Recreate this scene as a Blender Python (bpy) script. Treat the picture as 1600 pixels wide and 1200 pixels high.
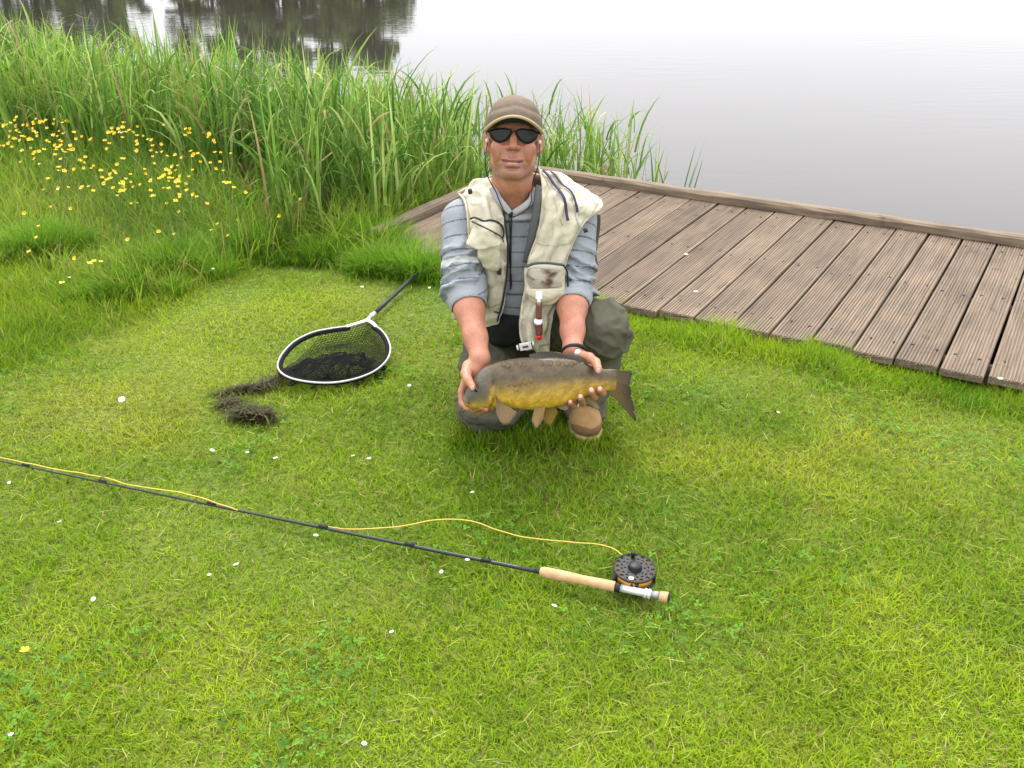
import bpy, bmesh, math, random
import numpy as np
from mathutils import Vector, Matrix

# ------------------------------------------------------------------ camera, sky, sun, exposure
for o in list(bpy.data.objects):
    bpy.data.objects.remove(o)
SC = bpy.context.scene
COL = SC.collection
FPX = 1590.0                      # focal length in photo pixels (1600 wide)
PITCH = math.radians(26.2)
CAMH = 1.6
cam_d = bpy.data.cameras.new('camera')
cam_d.sensor_width = 36.0
cam_d.lens = FPX / 1600.0 * 36.0
cam_d.clip_start = 0.05
cam_d.clip_end = 2000.0
cam = bpy.data.objects.new('camera', cam_d)
COL.objects.link(cam)
cam.location = (0, 0, CAMH)
cam.rotation_euler = (math.pi / 2 - PITCH, 0, 0)
SC.camera = cam

SUN_EL, SUN_AZ = math.radians(58), math.radians(-4)      # azimuth from +Y towards +X
world = bpy.data.worlds.new('World')
SC.world = world
world.use_nodes = True
wn = world.node_tree
wn.nodes.clear()
w_out = wn.nodes.new('ShaderNodeOutputWorld')
w_bg = wn.nodes.new('ShaderNodeBackground')
w_sky = wn.nodes.new('ShaderNodeTexSky')
w_sky.sky_type = 'NISHITA'
w_sky.sun_disc = False
w_sky.sun_elevation = SUN_EL
w_sky.sun_rotation = SUN_AZ
w_sky.dust_density = 6.0
w_sky.air_density = 1.0
w_hsv = wn.nodes.new('ShaderNodeHueSaturation')
w_hsv.inputs['Saturation'].default_value = 0.10
w_mix = wn.nodes.new('ShaderNodeMix')                     # cloud layer: evens the clear-sky dome out
w_mix.data_type = 'RGBA'
w_mix.inputs[0].default_value = 0.62
# standard overcast dome: radiance rises from the horizon to about twice that at the zenith
w_tc = wn.nodes.new('ShaderNodeTexCoord'); w_sep = wn.nodes.new('ShaderNodeSeparateXYZ')
w_ma = wn.nodes.new('ShaderNodeMapRange'); w_ma.inputs[1].default_value = 0.0; w_ma.inputs[2].default_value = 1.0
w_ma.inputs[3].default_value = 11.4; w_ma.inputs[4].default_value = 19.5
w_cl = wn.nodes.new('ShaderNodeVectorMath'); w_cl.operation = 'SCALE'; w_cl.inputs[0].default_value = (1.0, 1.0, 1.03)
wn.links.new(w_tc.outputs['Generated'], w_sep.inputs[0]); wn.links.new(w_sep.outputs['Z'], w_ma.inputs[0])
wn.links.new(w_ma.outputs[0], w_cl.inputs['Scale']); wn.links.new(w_cl.outputs[0], w_mix.inputs[7])
wn.links.new(w_sky.outputs[0], w_hsv.inputs['Color'])
wn.links.new(w_hsv.outputs[0], w_mix.inputs[6])
wn.links.new(w_mix.outputs[2], w_bg.inputs['Color'])
w_bg.inputs['Strength'].default_value = 0.11
wn.links.new(w_bg.outputs[0], w_out.inputs[0])

sun_d = bpy.data.lights.new('sun', 'SUN')
sun_d.energy = 1.5
sun_d.angle = math.radians(10)
sun_d.color = (1.0, 0.96, 0.9)
sun = bpy.data.objects.new('sun', sun_d)
COL.objects.link(sun)
sdir = Vector((math.sin(SUN_AZ) * math.cos(SUN_EL), math.cos(SUN_AZ) * math.cos(SUN_EL), math.sin(SUN_EL)))
sun.rotation_euler = sdir.to_track_quat('Z', 'Y').to_euler()
sun.location = (2, 10, 14)

vs = SC.view_settings
vs.view_transform = 'Standard'
vs.look = 'None'
vs.exposure = 0.90
vs.gamma = 1.0
vs.use_curve_mapping = False
SC.render.resolution_x, SC.render.resolution_y = 1024, 768
SC.render.engine = 'CYCLES'

rng = np.random.default_rng(7)
random.seed(7)

# ------------------------------------------------------------------ maths helpers
CP, SP = math.cos(PITCH), math.sin(PITCH)

def ray(px, py):
    u = (np.asarray(px, float) - 800.0) / FPX
    v = (np.asarray(py, float) - 600.0) / FPX
    return u, CP - v * SP, -SP - v * CP

def P(px, py, Y):
    """world point seen at a photo pixel, standing Y metres in front of the photographer"""
    dx, dy, dz = ray(px, py)
    t = Y / dy
    return np.array([dx * t, Y, CAMH + dz * t])

def G(px, py, z=0.0):
    """world point on level z seen at a photo pixel"""
    dx, dy, dz = ray(px, py)
    t = (z - CAMH) / dz
    return np.array([dx * t, dy * t, z])

def nrm(v):
    v = np.asarray(v, float)
    return v / (np.linalg.norm(v) + 1e-12)

def smooth(a, b, x):
    t = np.clip((x - a) / (b - a), 0, 1)
    return t * t * (3 - 2 * t)

def vnoise(p, seed=0):
    """value noise in [-1,1] on an (N,3) array"""
    p = np.asarray(p, float)
    i = np.floor(p).astype(np.int64)
    f = p - i
    f = f * f * (3 - 2 * f)
    out = np.zeros(len(p))
    for cx in (0, 1):
        for cy in (0, 1):
            for cz in (0, 1):
                h = ((i[:, 0] + cx) * 73856093) ^ ((i[:, 1] + cy) * 19349663) ^ ((i[:, 2] + cz) * 83492791) ^ (seed * 2654435761)
                h = (h ^ (h >> 13)) * 1274126177
                h = (h ^ (h >> 16)) & 0xffff
                w = (f[:, 0] if cx else 1 - f[:, 0]) * (f[:, 1] if cy else 1 - f[:, 1]) * (f[:, 2] if cz else 1 - f[:, 2])
                out += w * (h / 32767.5 - 1)
    return out

def fbm(p, seed=0, octv=3):
    p = np.asarray(p, float)
    return sum(vnoise(p * 2 ** k, seed + k) * 0.5 ** k for k in range(octv)) / 1.6

def catmull(pts, n):
    """dense Catmull-Rom through a list of points"""
    pts = np.asarray(pts, float)
    k = len(pts)
    t = np.linspace(0, k - 1, n)
    i = np.minimum(t.astype(int), k - 2)
    f = (t - i)[:, None]
    p1, p2 = pts[i], pts[i + 1]
    p0 = np.where((i > 0)[:, None], pts[np.maximum(i - 1, 0)], 2 * p1 - p2)
    p3 = np.where((i < k - 2)[:, None], pts[np.minimum(i + 2, k - 1)], 2 * p2 - p1)
    return 0.5 * (2 * p1 + (p2 - p0) * f + (2 * p0 - 5 * p1 + 4 * p2 - p3) * f ** 2 + (3 * p1 - p0 - 3 * p2 + p3) * f ** 3)

# ------------------------------------------------------------------ materials
def mat(name):
    m = bpy.data.materials.new(name)
    m.use_nodes = True
    nt = m.node_tree
    b = nt.nodes['Principled BSDF']
    return m, nt, b

def lin(r, g, b):
    f = lambda c: (c / 255) / 12.92 if c / 255 <= 0.04045 else ((c / 255 + 0.055) / 1.055) ** 2.4
    return (f(r), f(g), f(b), 1)

def add_crease(nt, b, tc, dist, scale):
    """fine rumpled-cloth relief under whatever normal the shader already has"""
    n = nt.nodes.new('ShaderNodeTexNoise'); n.noise_type = 'RIDGED_MULTIFRACTAL'
    n.inputs['Scale'].default_value = scale; n.inputs['Detail'].default_value = 2.5; n.inputs['Distortion'].default_value = 1.2
    bp = nt.nodes.new('ShaderNodeBump'); bp.inputs['Distance'].default_value = dist; bp.inputs['Strength'].default_value = 1.0
    nt.links.new(tc.outputs['Object'], n.inputs['Vector']); nt.links.new(n.outputs['Fac'], bp.inputs['Height'])
    if b.inputs['Normal'].is_linked:
        nt.links.new(b.inputs['Normal'].links[0].from_socket, bp.inputs['Normal'])
    nt.links.new(bp.outputs[0], b.inputs['Normal'])

def simple(name, col, rough=0.6, metal=0.0, spec=0.5, var=0.0, scale=40, bump=0.0, bscale=200, bdist=0.002, coat=0.0, crease=0.0, cscale=26):
    m, nt, b = mat(name)
    b.inputs['Base Color'].default_value = (*col[:3], 1)
    b.inputs['Roughness'].default_value = rough
    b.inputs['Metallic'].default_value = metal
    b.inputs['Specular IOR Level'].default_value = spec
    b.inputs['Coat Weight'].default_value = coat
    tc = nt.nodes.new('ShaderNodeTexCoord')
    if var > 0:
        n = nt.nodes.new('ShaderNodeTexNoise')
        n.inputs['Scale'].default_value = scale
        n.inputs['Detail'].default_value = 5
        mx = nt.nodes.new('ShaderNodeMix'); mx.data_type = 'RGBA'
        mx.inputs[6].default_value = (*[c * (1 - var) for c in col[:3]], 1)
        mx.inputs[7].default_value = (*[min(1, c * (1 + var)) for c in col[:3]], 1)
        nt.links.new(tc.outputs['Object'], n.inputs['Vector'])
        nt.links.new(n.outputs['Fac'], mx.inputs[0])
        nt.links.new(mx.outputs[2], b.inputs['Base Color'])
    if bump > 0:
        n2 = nt.nodes.new('ShaderNodeTexNoise')
        n2.inputs['Scale'].default_value = bscale
        n2.inputs['Detail'].default_value = 3
        bp = nt.nodes.new('ShaderNodeBump')
        bp.inputs['Strength'].default_value = bump
        bp.inputs['Distance'].default_value = bdist
        nt.links.new(tc.outputs['Object'], n2.inputs['Vector'])
        nt.links.new(n2.outputs['Fac'], bp.inputs['Height'])
        nt.links.new(bp.outputs['Normal'], b.inputs['Normal'])
    if crease > 0: add_crease(nt, b, tc, crease, cscale)
    return m

def attr_mat(name, rough=0.6, spec=0.4, transl=0.0, var=0.0, vscale=300, bump=0.0, bscale=400, bdist=0.001, sss=0.0, coat=0.0, mottle=0.0, mscale=25, crease=0.0, cscale=26):
    """material whose pigment comes from the mesh's 'col' attribute"""
    m, nt, b = mat(name)
    a = nt.nodes.new('ShaderNodeAttribute')
    a.attribute_name = 'col'
    src = a.outputs['Color']
    tc = nt.nodes.new('ShaderNodeTexCoord')
    for (vv, ss) in ((var, vscale), (mottle, mscale)):
        if vv > 0:
            n = nt.nodes.new('ShaderNodeTexNoise')
            n.inputs['Scale'].default_value = ss
            n.inputs['Detail'].default_value = 4
            mr = nt.nodes.new('ShaderNodeMapRange')
            mr.inputs[1].default_value = 0.25; mr.inputs[2].default_value = 0.75
            mr.inputs[3].default_value = 1 - vv; mr.inputs[4].default_value = 1 + vv
            mul = nt.nodes.new('ShaderNodeVectorMath'); mul.operation = 'SCALE'
            nt.links.new(tc.outputs['Object'], n.inputs['Vector'])
            nt.links.new(n.outputs['Fac'], mr.inputs[0])
            nt.links.new(src, mul.inputs[0])
            nt.links.new(mr.outputs[0], mul.inputs['Scale'])
            src = mul.outputs[0]
    nt.links.new(src, b.inputs['Base Color'])
    b.inputs['Roughness'].default_value = rough
    b.inputs['Specular IOR Level'].default_value = spec
    b.inputs['Coat Weight'].default_value = coat
    b.inputs['Coat Roughness'].default_value = 0.15
    if sss > 0:
        b.inputs['Subsurface Weight'].default_value = sss
        b.inputs['Subsurface Radius'].default_value = (0.008, 0.003, 0.0015)
        b.inputs['Subsurface Scale'].default_value = 1.0
    if bump > 0:
        n2 = nt.nodes.new('ShaderNodeTexNoise')
        n2.inputs['Scale'].default_value = bscale
        n2.inputs['Detail'].default_value = 3
        bp = nt.nodes.new('ShaderNodeBump')
        bp.inputs['Strength'].default_value = bump
        bp.inputs['Distance'].default_value = bdist
        nt.links.new(tc.outputs['Object'], n2.inputs['Vector'])
        nt.links.new(n2.outputs['Fac'], bp.inputs['Height'])
        nt.links.new(bp.outputs['Normal'], b.inputs['Normal'])
    if crease > 0: add_crease(nt, b, tc, crease, cscale)
    if transl > 0:
        out = nt.nodes['Material Output']
        t = nt.nodes.new('ShaderNodeBsdfTranslucent')
        ms = nt.nodes.new('ShaderNodeMixShader')
        ms.inputs[0].default_value = transl
        nt.links.new(src, t.inputs['Color'])
        nt.links.new(b.outputs[0], ms.inputs[1])
        nt.links.new(t.outputs[0], ms.inputs[2])
        nt.links.new(ms.outputs[0], out.inputs[0])
    return m

# ------------------------------------------------------------------ object helpers
def tag(o, label=None, cat=None, group=None, kind=None):
    if label: o['label'] = label
    if cat: o['category'] = cat
    if group: o['group'] = group
    if kind: o['kind'] = kind
    return o

def empty(name, loc=(0, 0, 0)):
    o = bpy.data.objects.new(name, None)
    o.empty_display_size = 0.05
    COL.objects.link(o)
    o.location = loc
    return o

def link(name, me, material=None, parent=None):
    o = bpy.data.objects.new(name, me)
    COL.objects.link(o)
    if material is not None and not me.materials:
        for m in (material if isinstance(material, (list, tuple)) else [material]):
            me.materials.append(m)
    if parent is not None:
        o.parent = parent
        # vertices are in world coordinates: cancel the parent chain's offset
        off = Vector((0, 0, 0)); q = parent
        while q is not None:
            off += q.location; q = q.parent
        o.location = -off
    return o

def np_mesh(name, V, faces, col=None, smooth_=True):
    """faces: (N,3) / (N,4) array or list of index lists"""
    me = bpy.data.meshes.new(name)
    V = np.asarray(V, np.float32)
    if isinstance(faces, np.ndarray):
        n, k = faces.shape
        me.vertices.add(len(V)); me.vertices.foreach_set('co', V.ravel())
        me.loops.add(n * k); me.loops.foreach_set('vertex_index', faces.astype(np.int32).ravel())
        me.polygons.add(n)
        me.polygons.foreach_set('loop_start', np.arange(0, n * k, k, dtype=np.int32))
        me.update(calc_edges=True)
        me.validate()
    else:
        me.from_pydata([tuple(map(float, v)) for v in V], [], [tuple(int(i) for i in f) for f in faces])
        me.update()
    if smooth_:
        me.polygons.foreach_set('use_smooth', np.ones(len(me.polygons), bool))
    if col is not None:
        set_col(me, col)
    return me

def set_col(me, col):
    a = me.attributes.new('col', 'FLOAT_COLOR', 'POINT')
    c = np.ones((len(me.vertices), 4), np.float32)
    c[:, :3] = col
    a.data.foreach_set('color', c.ravel())

def vnormals(V, F):
    N = np.zeros_like(V)
    if F.shape[1] == 4:
        fn = np.cross(V[F[:, 2]] - V[F[:, 0]], V[F[:, 3]] - V[F[:, 1]])
    else:
        fn = np.cross(V[F[:, 1]] - V[F[:, 0]], V[F[:, 2]] - V[F[:, 0]])
    for k in range(F.shape[1]):
        np.add.at(N, F[:, k], fn)
    return N / (np.linalg.norm(N, axis=1)[:, None] + 1e-12)

class MB:
    """collects small solid shapes into one mesh"""
    def __init__(s): s.v = []; s.f = []
    def add(s, V, F):
        b = len(s.v)
        s.v += [tuple(map(float, v)) for v in V]
        s.f += [tuple(int(i) + b for i in f) for f in F]
        return s
    def box(s, c, ax, ay, az, sx, sy, sz):
        c = np.asarray(c, float); ax, ay, az = map(np.asarray, (ax, ay, az))
        V = [c + ax * sx * i / 2 + ay * sy * j / 2 + az * sz * k / 2 for i in (-1, 1) for j in (-1, 1) for k in (-1, 1)]
        return s.add(V, [(0, 1, 3, 2), (4, 6, 7, 5), (0, 4, 5, 1), (2, 3, 7, 6), (0, 2, 6, 4), (1, 5, 7, 3)])
    def tube(s, pts, r, n=8, cap=True, flat=1.0, flat_dir=None):
        pts = np.asarray(pts, float)
        m = len(pts)
        rr = np.full(m, r) if np.isscalar(r) else np.asarray(r, float)
        T = np.gradient(pts, axis=0)
        T /= np.linalg.norm(T, axis=1)[:, None] + 1e-12
        ref = np.array([0, 0, 1.0]) if flat_dir is None else np.asarray(flat_dir, float)
        if abs(T[0] @ ref) > 0.95 and flat_dir is None: ref = np.array([1.0, 0, 0])
        V = []
        for i in range(m):
            a = np.cross(T[i], ref); a /= np.linalg.norm(a) + 1e-9
            b = np.cross(a, T[i])
            if flat_dir is None: ref = b
            for k in range(n):
                th = 2 * math.pi * k / n
                V.append(pts[i] + rr[i] * (math.cos(th) * a + flat * math.sin(th) * b))
        F = [(i * n + k, i * n + (k + 1) % n, (i + 1) * n + (k + 1) % n, (i + 1) * n + k) for i in range(m - 1) for k in range(n)]
        if cap:
            F.append(tuple(range(n))[::-1]); F.append(tuple((m - 1) * n + k for k in range(n)))
        return s.add(V, F)
    def lathe(s, base, axis, prof, n=24, cap=True):
        """prof: list of (distance along the axis, radius)"""
        base = np.asarray(base, float); axis = nrm(axis)
        r0 = np.array([0, 0, 1.0]) if abs(axis[2]) < 0.9 else np.array([1.0, 0, 0])
        a = nrm(np.cross(axis, r0)); b = np.cross(axis, a)
        V = []
        for (h, r) in prof:
            for k in range(n):
                th = 2 * math.pi * k / n
                V.append(base + axis * h + r * (math.cos(th) * a + math.sin(th) * b))
        m = len(prof)
        F = [(i * n + k, i * n + (k + 1) % n, (i + 1) * n + (k + 1) % n, (i + 1) * n + k) for i in range(m - 1) for k in range(n)]
        if cap:
            F.append(tuple(range(n))[::-1]); F.append(tuple((m - 1) * n + k for k in range(n)))
        return s.add(V, F)
    def ball(s, c, r, n=8, m=6, axes=None):
        c = np.asarray(c, float)
        r = (r, r, r) if np.isscalar(r) else r
        A = np.eye(3) if axes is None else np.asarray(axes)
        V = [c + A[2] * r[2]]
        for i in range(1, m):
            ph = math.pi * i / m
            for k in range(n):
                th = 2 * math.pi * k / n
                V.append(c + A[0] * r[0] * math.sin(ph) * math.cos(th) + A[1] * r[1] * math.sin(ph) * math.sin(th) + A[2] * r[2] * math.cos(ph))
        V.append(c - A[2] * r[2])
        F = [(0, 1 + k, 1 + (k + 1) % n) for k in range(n)]
        for i in range(m - 2):
            for k in range(n):
                F.append((1 + i * n + k, 1 + (i + 1) * n + k, 1 + (i + 1) * n + (k + 1) % n, 1 + i * n + (k + 1) % n))
        L = len(V) - 1
        F += [(L, L - n + (k + 1) % n, L - n + k) for k in range(n)]
        return s.add(V, F)
    def mesh(s, name, smooth_=True):
        me = np_mesh(name, np.array(s.v), s.f, smooth_=smooth_)
        bm = bmesh.new(); bm.from_mesh(me)
        bmesh.ops.recalc_face_normals(bm, faces=bm.faces)
        bm.to_mesh(me); bm.free()
        return me
    def build(s, name, material, parent=None, smooth_=True):
        return link(name, s.mesh(name, smooth_), material, parent)

def ribbons(pos, head, lean, curl, length, width, col, nseg, power=1.0, tipcol=None, rootcol=None, twist=None):
    """many leaf blades as one vertex/face/colour set; every argument is an array over blades"""
    N = len(pos)
    c, s_ = np.cos(head), np.sin(head)
    hd = np.stack([c, s_, np.zeros(N)], 1)
    sd = np.stack([-s_, c, np.zeros(N)], 1)
    if twist is not None:
        sd = sd * np.cos(twist)[:, None] + hd * np.sin(twist)[:, None]
    nv = 2 * nseg + 1
    V = np.zeros((N, nv, 3), np.float32)
    C = np.zeros((N, nv, 3), np.float32)
    p = np.array(pos, float)
    for k in range(nseg + 1):
        s = k / nseg
        w = width * (0.75 + 0.5 * s) * (1 - s ** 2.2) if k else width * 0.75
        cc = col.copy()
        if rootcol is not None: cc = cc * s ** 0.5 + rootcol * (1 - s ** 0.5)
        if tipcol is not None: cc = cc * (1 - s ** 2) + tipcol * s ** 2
        if k < nseg:
            V[:, 2 * k] = p - sd * (w / 2)[:, None]
            V[:, 2 * k + 1] = p + sd * (w / 2)[:, None]
            C[:, 2 * k] = cc; C[:, 2 * k + 1] = cc
        else:
            V[:, 2 * k] = p; C[:, 2 * k] = cc
        th = lean + curl * ((k + 0.5) / nseg) ** power
        st = (length / nseg)[:, None]
        p = p + st * (np.sin(th)[:, None] * hd + np.cos(th)[:, None] * np.array([0, 0, 1.0]))
    tri = []
    for k in range(nseg - 1):
        a = 2 * k
        tri += [(a, a + 1, a + 3), (a, a + 3, a + 2)]
    a = 2 * (nseg - 1)
    tri.append((a, a + 1, a + 2))
    tri = np.array(tri)
    F = (np.arange(N)[:, None, None] * nv + tri[None]).reshape(-1, 3)
    return V.reshape(-1, 3), F, C.reshape(-1, 3)

def merge(parts):
    V, F, C, b = [], [], [], 0
    for (v, f, c) in parts:
        V.append(v); F.append(f + b); C.append(c); b += len(v)
    return np.concatenate(V), np.concatenate(F), np.concatenate(C)
# ------------------------------------------------------------------ ground, lake, far bank
WATER = -0.35
DC = np.array([0.057, 5.98, 0.0])                 # deck: far left corner, board direction, rail direction
E1 = np.array([0.498, 0.867, 0.0]); E1 /= np.linalg.norm(E1)
E2 = np.array([-E1[1], E1[0], 0.0])
DTOP = 0.06
DLEN, DWID = 1.60, 4.75
SHORE = np.array([(-60, 40), (-14, 17.0), (-6.5, 10.8), (-3.5, 8.45), (-1.2, 6.9), (-0.1, 6.25), (0.575, 4.875), (3.56, 3.05), (12, -3), (60, -34)], float)

def shore_d(x, y):
    """distance from the waterline, positive inland"""
    p = np.stack([x, y], 1)
    best = np.full(len(p), 1e9); sg = np.ones(len(p))
    for a, b in zip(SHORE[:-1], SHORE[1:]):
        ab = b - a
        t = np.clip(((p - a) @ ab) / (ab @ ab), 0, 1)
        q = p - a - t[:, None] * ab
        d = np.hypot(q[:, 0], q[:, 1])
        cr = ab[0] * (p[:, 1] - a[1]) - ab[1] * (p[:, 0] - a[0])
        m = d < best - 1e-9
        best = np.where(m, d, best); sg = np.where(m, np.where(cr > 0, -1.0, 1.0), sg)
    return best * sg

def deck_uv(x, y):
    dx, dy = x - DC[0], y - DC[1]
    return dx * E1[0] + dy * E1[1], -(dx * E2[0] + dy * E2[1])

def on_deck(x, y, m=0.0):
    u, v = deck_uv(x, y)
    return (u > -DLEN - m) & (u < 0.1) & (v > -0.05 - m) & (v < DWID)

def ground_z(x, y):
    d = shore_d(x, y)
    z = -0.75 * smooth(1.0, -0.9, d)
    p = np.stack([x, y, np.zeros_like(x)], 1)
    near = smooth(14, 8, np.hypot(x, y)) 
    z = z + near * (0.012 * vnoise(p * 1.3, 3) + 0.006 * vnoise(p * 5, 4)) * smooth(-0.5, 0.5, d)
    rough = smooth(3.0, 1.8, d) * smooth(0.6, 1.2, d) * smooth(0.4, -0.6, x)
    z = z + rough * 0.035 * (vnoise(p * 2.6, 5) + 0.3)
    r = np.hypot(x, y)
    z = z + np.where(d < 0, smooth(62, 74, r) * 2.2, 0)      # far bank rises out of the lake
    return z

def dense_axis(lo, hi, fine_lo, fine_hi, step, far=1.35):
    a = list(np.arange(fine_lo, fine_hi + 1e-6, step))
    s = step
    while a[-1] < hi: s *= far; a.append(a[-1] + s)
    s = step; b = []
    x = fine_lo
    while x > lo: s *= far; x -= s; b.append(x)
    return np.array(b[::-1] + a)

gx = dense_axis(-600, 600, -5, 4, 0.06); gy = dense_axis(-600, 900, 0.8, 10, 0.06)
XX, YY = np.meshgrid(gx, gy, indexing='ij')
ZZ = ground_z(XX.ravel(), YY.ravel())
nx, ny = len(gx), len(gy)
ii = (np.arange(nx - 1)[:, None] * ny + np.arange(ny - 1)[None]).ravel()
GF = np.stack([ii, ii + ny, ii + ny + 1, ii + 1], 1)

m_ground, nt, b = mat('ground_soil_and_thatch')
tc = nt.nodes.new('ShaderNodeTexCoord')
n1 = nt.nodes.new('ShaderNodeTexNoise'); n1.inputs['Scale'].default_value = 60; n1.inputs['Detail'].default_value = 6
n2 = nt.nodes.new('ShaderNodeTexNoise'); n2.inputs['Scale'].default_value = 2.0; n2.inputs['Detail'].default_value = 4
r1 = nt.nodes.new('ShaderNodeValToRGB')
r1.color_ramp.elements[0].position = 0.3; r1.color_ramp.elements[0].color = (0.060, 0.085, 0.006, 1)
r1.color_ramp.elements[1].position = 0.7; r1.color_ramp.elements[1].color = (0.135, 0.175, 0.012, 1)
r2 = nt.nodes.new('ShaderNodeValToRGB')
r2.color_ramp.elements[0].position = 0.35; r2.color_ramp.elements[0].color = (0.8, 0.95, 0.8, 1)
r2.color_ramp.elements[1].position = 0.65; r2.color_ramp.elements[1].color = (1.25, 1.1, 1.0, 1)
mx = nt.nodes.new('ShaderNodeMix'); mx.data_type = 'RGBA'; mx.blend_type = 'MULTIPLY'; mx.inputs[0].default_value = 1
for n in (n1, n2): nt.links.new(tc.outputs['Object'], n.inputs['Vector'])
nt.links.new(n1.outputs['Fac'], r1.inputs[0]); nt.links.new(n2.outputs['Fac'], r2.inputs[0])
nt.links.new(r1.outputs[0], mx.inputs[6]); nt.links.new(r2.outputs[0], mx.inputs[7])
nt.links.new(mx.outputs[2], b.inputs['Base Color'])
b.inputs['Roughness'].default_value = 0.95
bp = nt.nodes.new('ShaderNodeBump'); bp.inputs['Distance'].default_value = 0.02; bp.inputs['Strength'].default_value = 0.8
nt.links.new(n1.outputs['Fac'], bp.inputs['Height']); nt.links.new(bp.outputs[0], b.inputs['Normal'])
ground = link('ground', np_mesh('ground', np.stack([XX.ravel(), YY.ravel(), ZZ], 1), GF), m_ground)
tag(ground, 'lawn soil and lake bed sloping from the mown grass to the water', 'ground', kind='structure')

m_water, nt, b = mat('lake_water')
b.inputs['Base Color'].default_value = (0.038, 0.033, 0.031, 1)
b.inputs['Roughness'].default_value = 0.03
b.inputs['IOR'].default_value = 1.33
tc = nt.nodes.new('ShaderNodeTexCoord')
mp = nt.nodes.new('ShaderNodeMapping'); mp.inputs['Scale'].default_value = (0.9, 2.6, 1)
mp.inputs['Rotation'].default_value = (0, 0, math.radians(-8))
n1 = nt.nodes.new('ShaderNodeTexNoise'); n1.inputs['Scale'].default_value = 2.6; n1.inputs['Detail'].default_value = 3; n1.inputs['Distortion'].default_value = 0.4
n2 = nt.nodes.new('ShaderNodeTexNoise'); n2.inputs['Scale'].default_value = 0.22; n2.inputs['Detail'].default_value = 2
rr = nt.nodes.new('ShaderNodeMapRange'); rr.inputs[1].default_value = 0.45; rr.inputs[2].default_value = 0.65; rr.inputs[3].default_value = 0.12; rr.inputs[4].default_value = 1.0
ml = nt.nodes.new('ShaderNodeMath'); ml.operation = 'MULTIPLY'
bp = nt.nodes.new('ShaderNodeBump'); bp.inputs['Distance'].default_value = 0.0028; bp.inputs['Strength'].default_value = 1.0
nt.links.new(tc.outputs['Object'], mp.inputs[0]); nt.links.new(mp.outputs[0], n1.inputs['Vector'])
nt.links.new(tc.outputs['Object'], n2.inputs['Vector']); nt.links.new(n2.outputs['Fac'], rr.inputs[0])
nt.links.new(n1.outputs['Fac'], ml.inputs[0]); nt.links.new(rr.outputs[0], ml.inputs[1])
nt.links.new(ml.outputs[0], bp.inputs['Height']); nt.links.new(bp.outputs[0], b.inputs['Normal'])
wv = np.array([(-600, -300, WATER), (600, -300, WATER), (600, 900, WATER), (-600, 900, WATER)])
tag(link('lake_water', np_mesh('lake_water', wv, [(0, 1, 2, 3)], smooth_=False), m_water),
    'calm grey lake reflecting the white sky and the far trees', 'water', kind='structure')

# far bank trees: above the frame, mirrored in the top left of the lake
m_leaf = attr_mat('tree_leaves', rough=0.6, transl=0.25)
m_bark = simple('tree_bark', (0.06, 0.045, 0.035), 0.9, var=0.4, scale=6)

def tree_meshes(seed, h, w):
    r = np.random.default_rng(seed)
    mb = MB()
    mb.tube([(0, 0, -0.5), (0.1, 0, h * 0.25), (-0.1, 0.1, h * 0.55), (0.05, 0, h * 0.9)], [0.32, 0.25, 0.16, 0.04], 8)
    cen = []
    for k in range(26):
        a = r.uniform(0, 6.28); t = r.uniform(0.16, 1.0)
        rad = w * math.sin(math.pi * min(1, t * 0.92 + 0.12)) ** 0.7 * r.uniform(0.35, 1.0)
        c = np.array([math.cos(a) * rad, math.sin(a) * rad, h * t])
        cen.append((c, r.uniform(0.6, 1.15) * w * 0.36))
        if k < 14:
            z0 = h * t * 0.62
            mb.tube([(0, 0, z0), c * 0.5 + np.array([0, 0, z0 * 0.5]), c], [0.09, 0.06, 0.02], 5)
    trunk = mb.mesh('tree_trunk')
    pts, cols = [], []
    for (c, s) in cen:
        n = 170
        q = r.normal(size=(n, 3)); q /= np.linalg.norm(q, axis=1)[:, None]
        q *= (r.uniform(0.2, 1, n) ** 0.5)[:, None] * s
        q[:, 2] *= 0.75
        pts.append(c + q)
        base = np.array([0.145, 0.195, 0.040]) * r.uniform(0.6, 1.3)
        cols.append(base * r.uniform(0.75, 1.25, (n, 1)))
    pts = np.concatenate(pts); cols = np.concatenate(cols)
    N = len(pts)
    a = r.normal(size=(N, 3)); a /= np.linalg.norm(a, axis=1)[:, None]
    bb = np.cross(a, r.normal(size=(N, 3))); bb /= np.linalg.norm(bb, axis=1)[:, None]
    s = r.uniform(0.16, 0.34, (N, 1))
    V = np.stack([pts - a * s, pts - bb * s * 0.6, pts + a * s, pts + bb * s * 0.6], 1).reshape(-1, 3)
    F = np.arange(4 * N).reshape(-1, 4)
    crown = np_mesh('tree_crown', V, F, np.repeat(cols, 4, 0), smooth_=False)
    return trunk, crown

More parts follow.
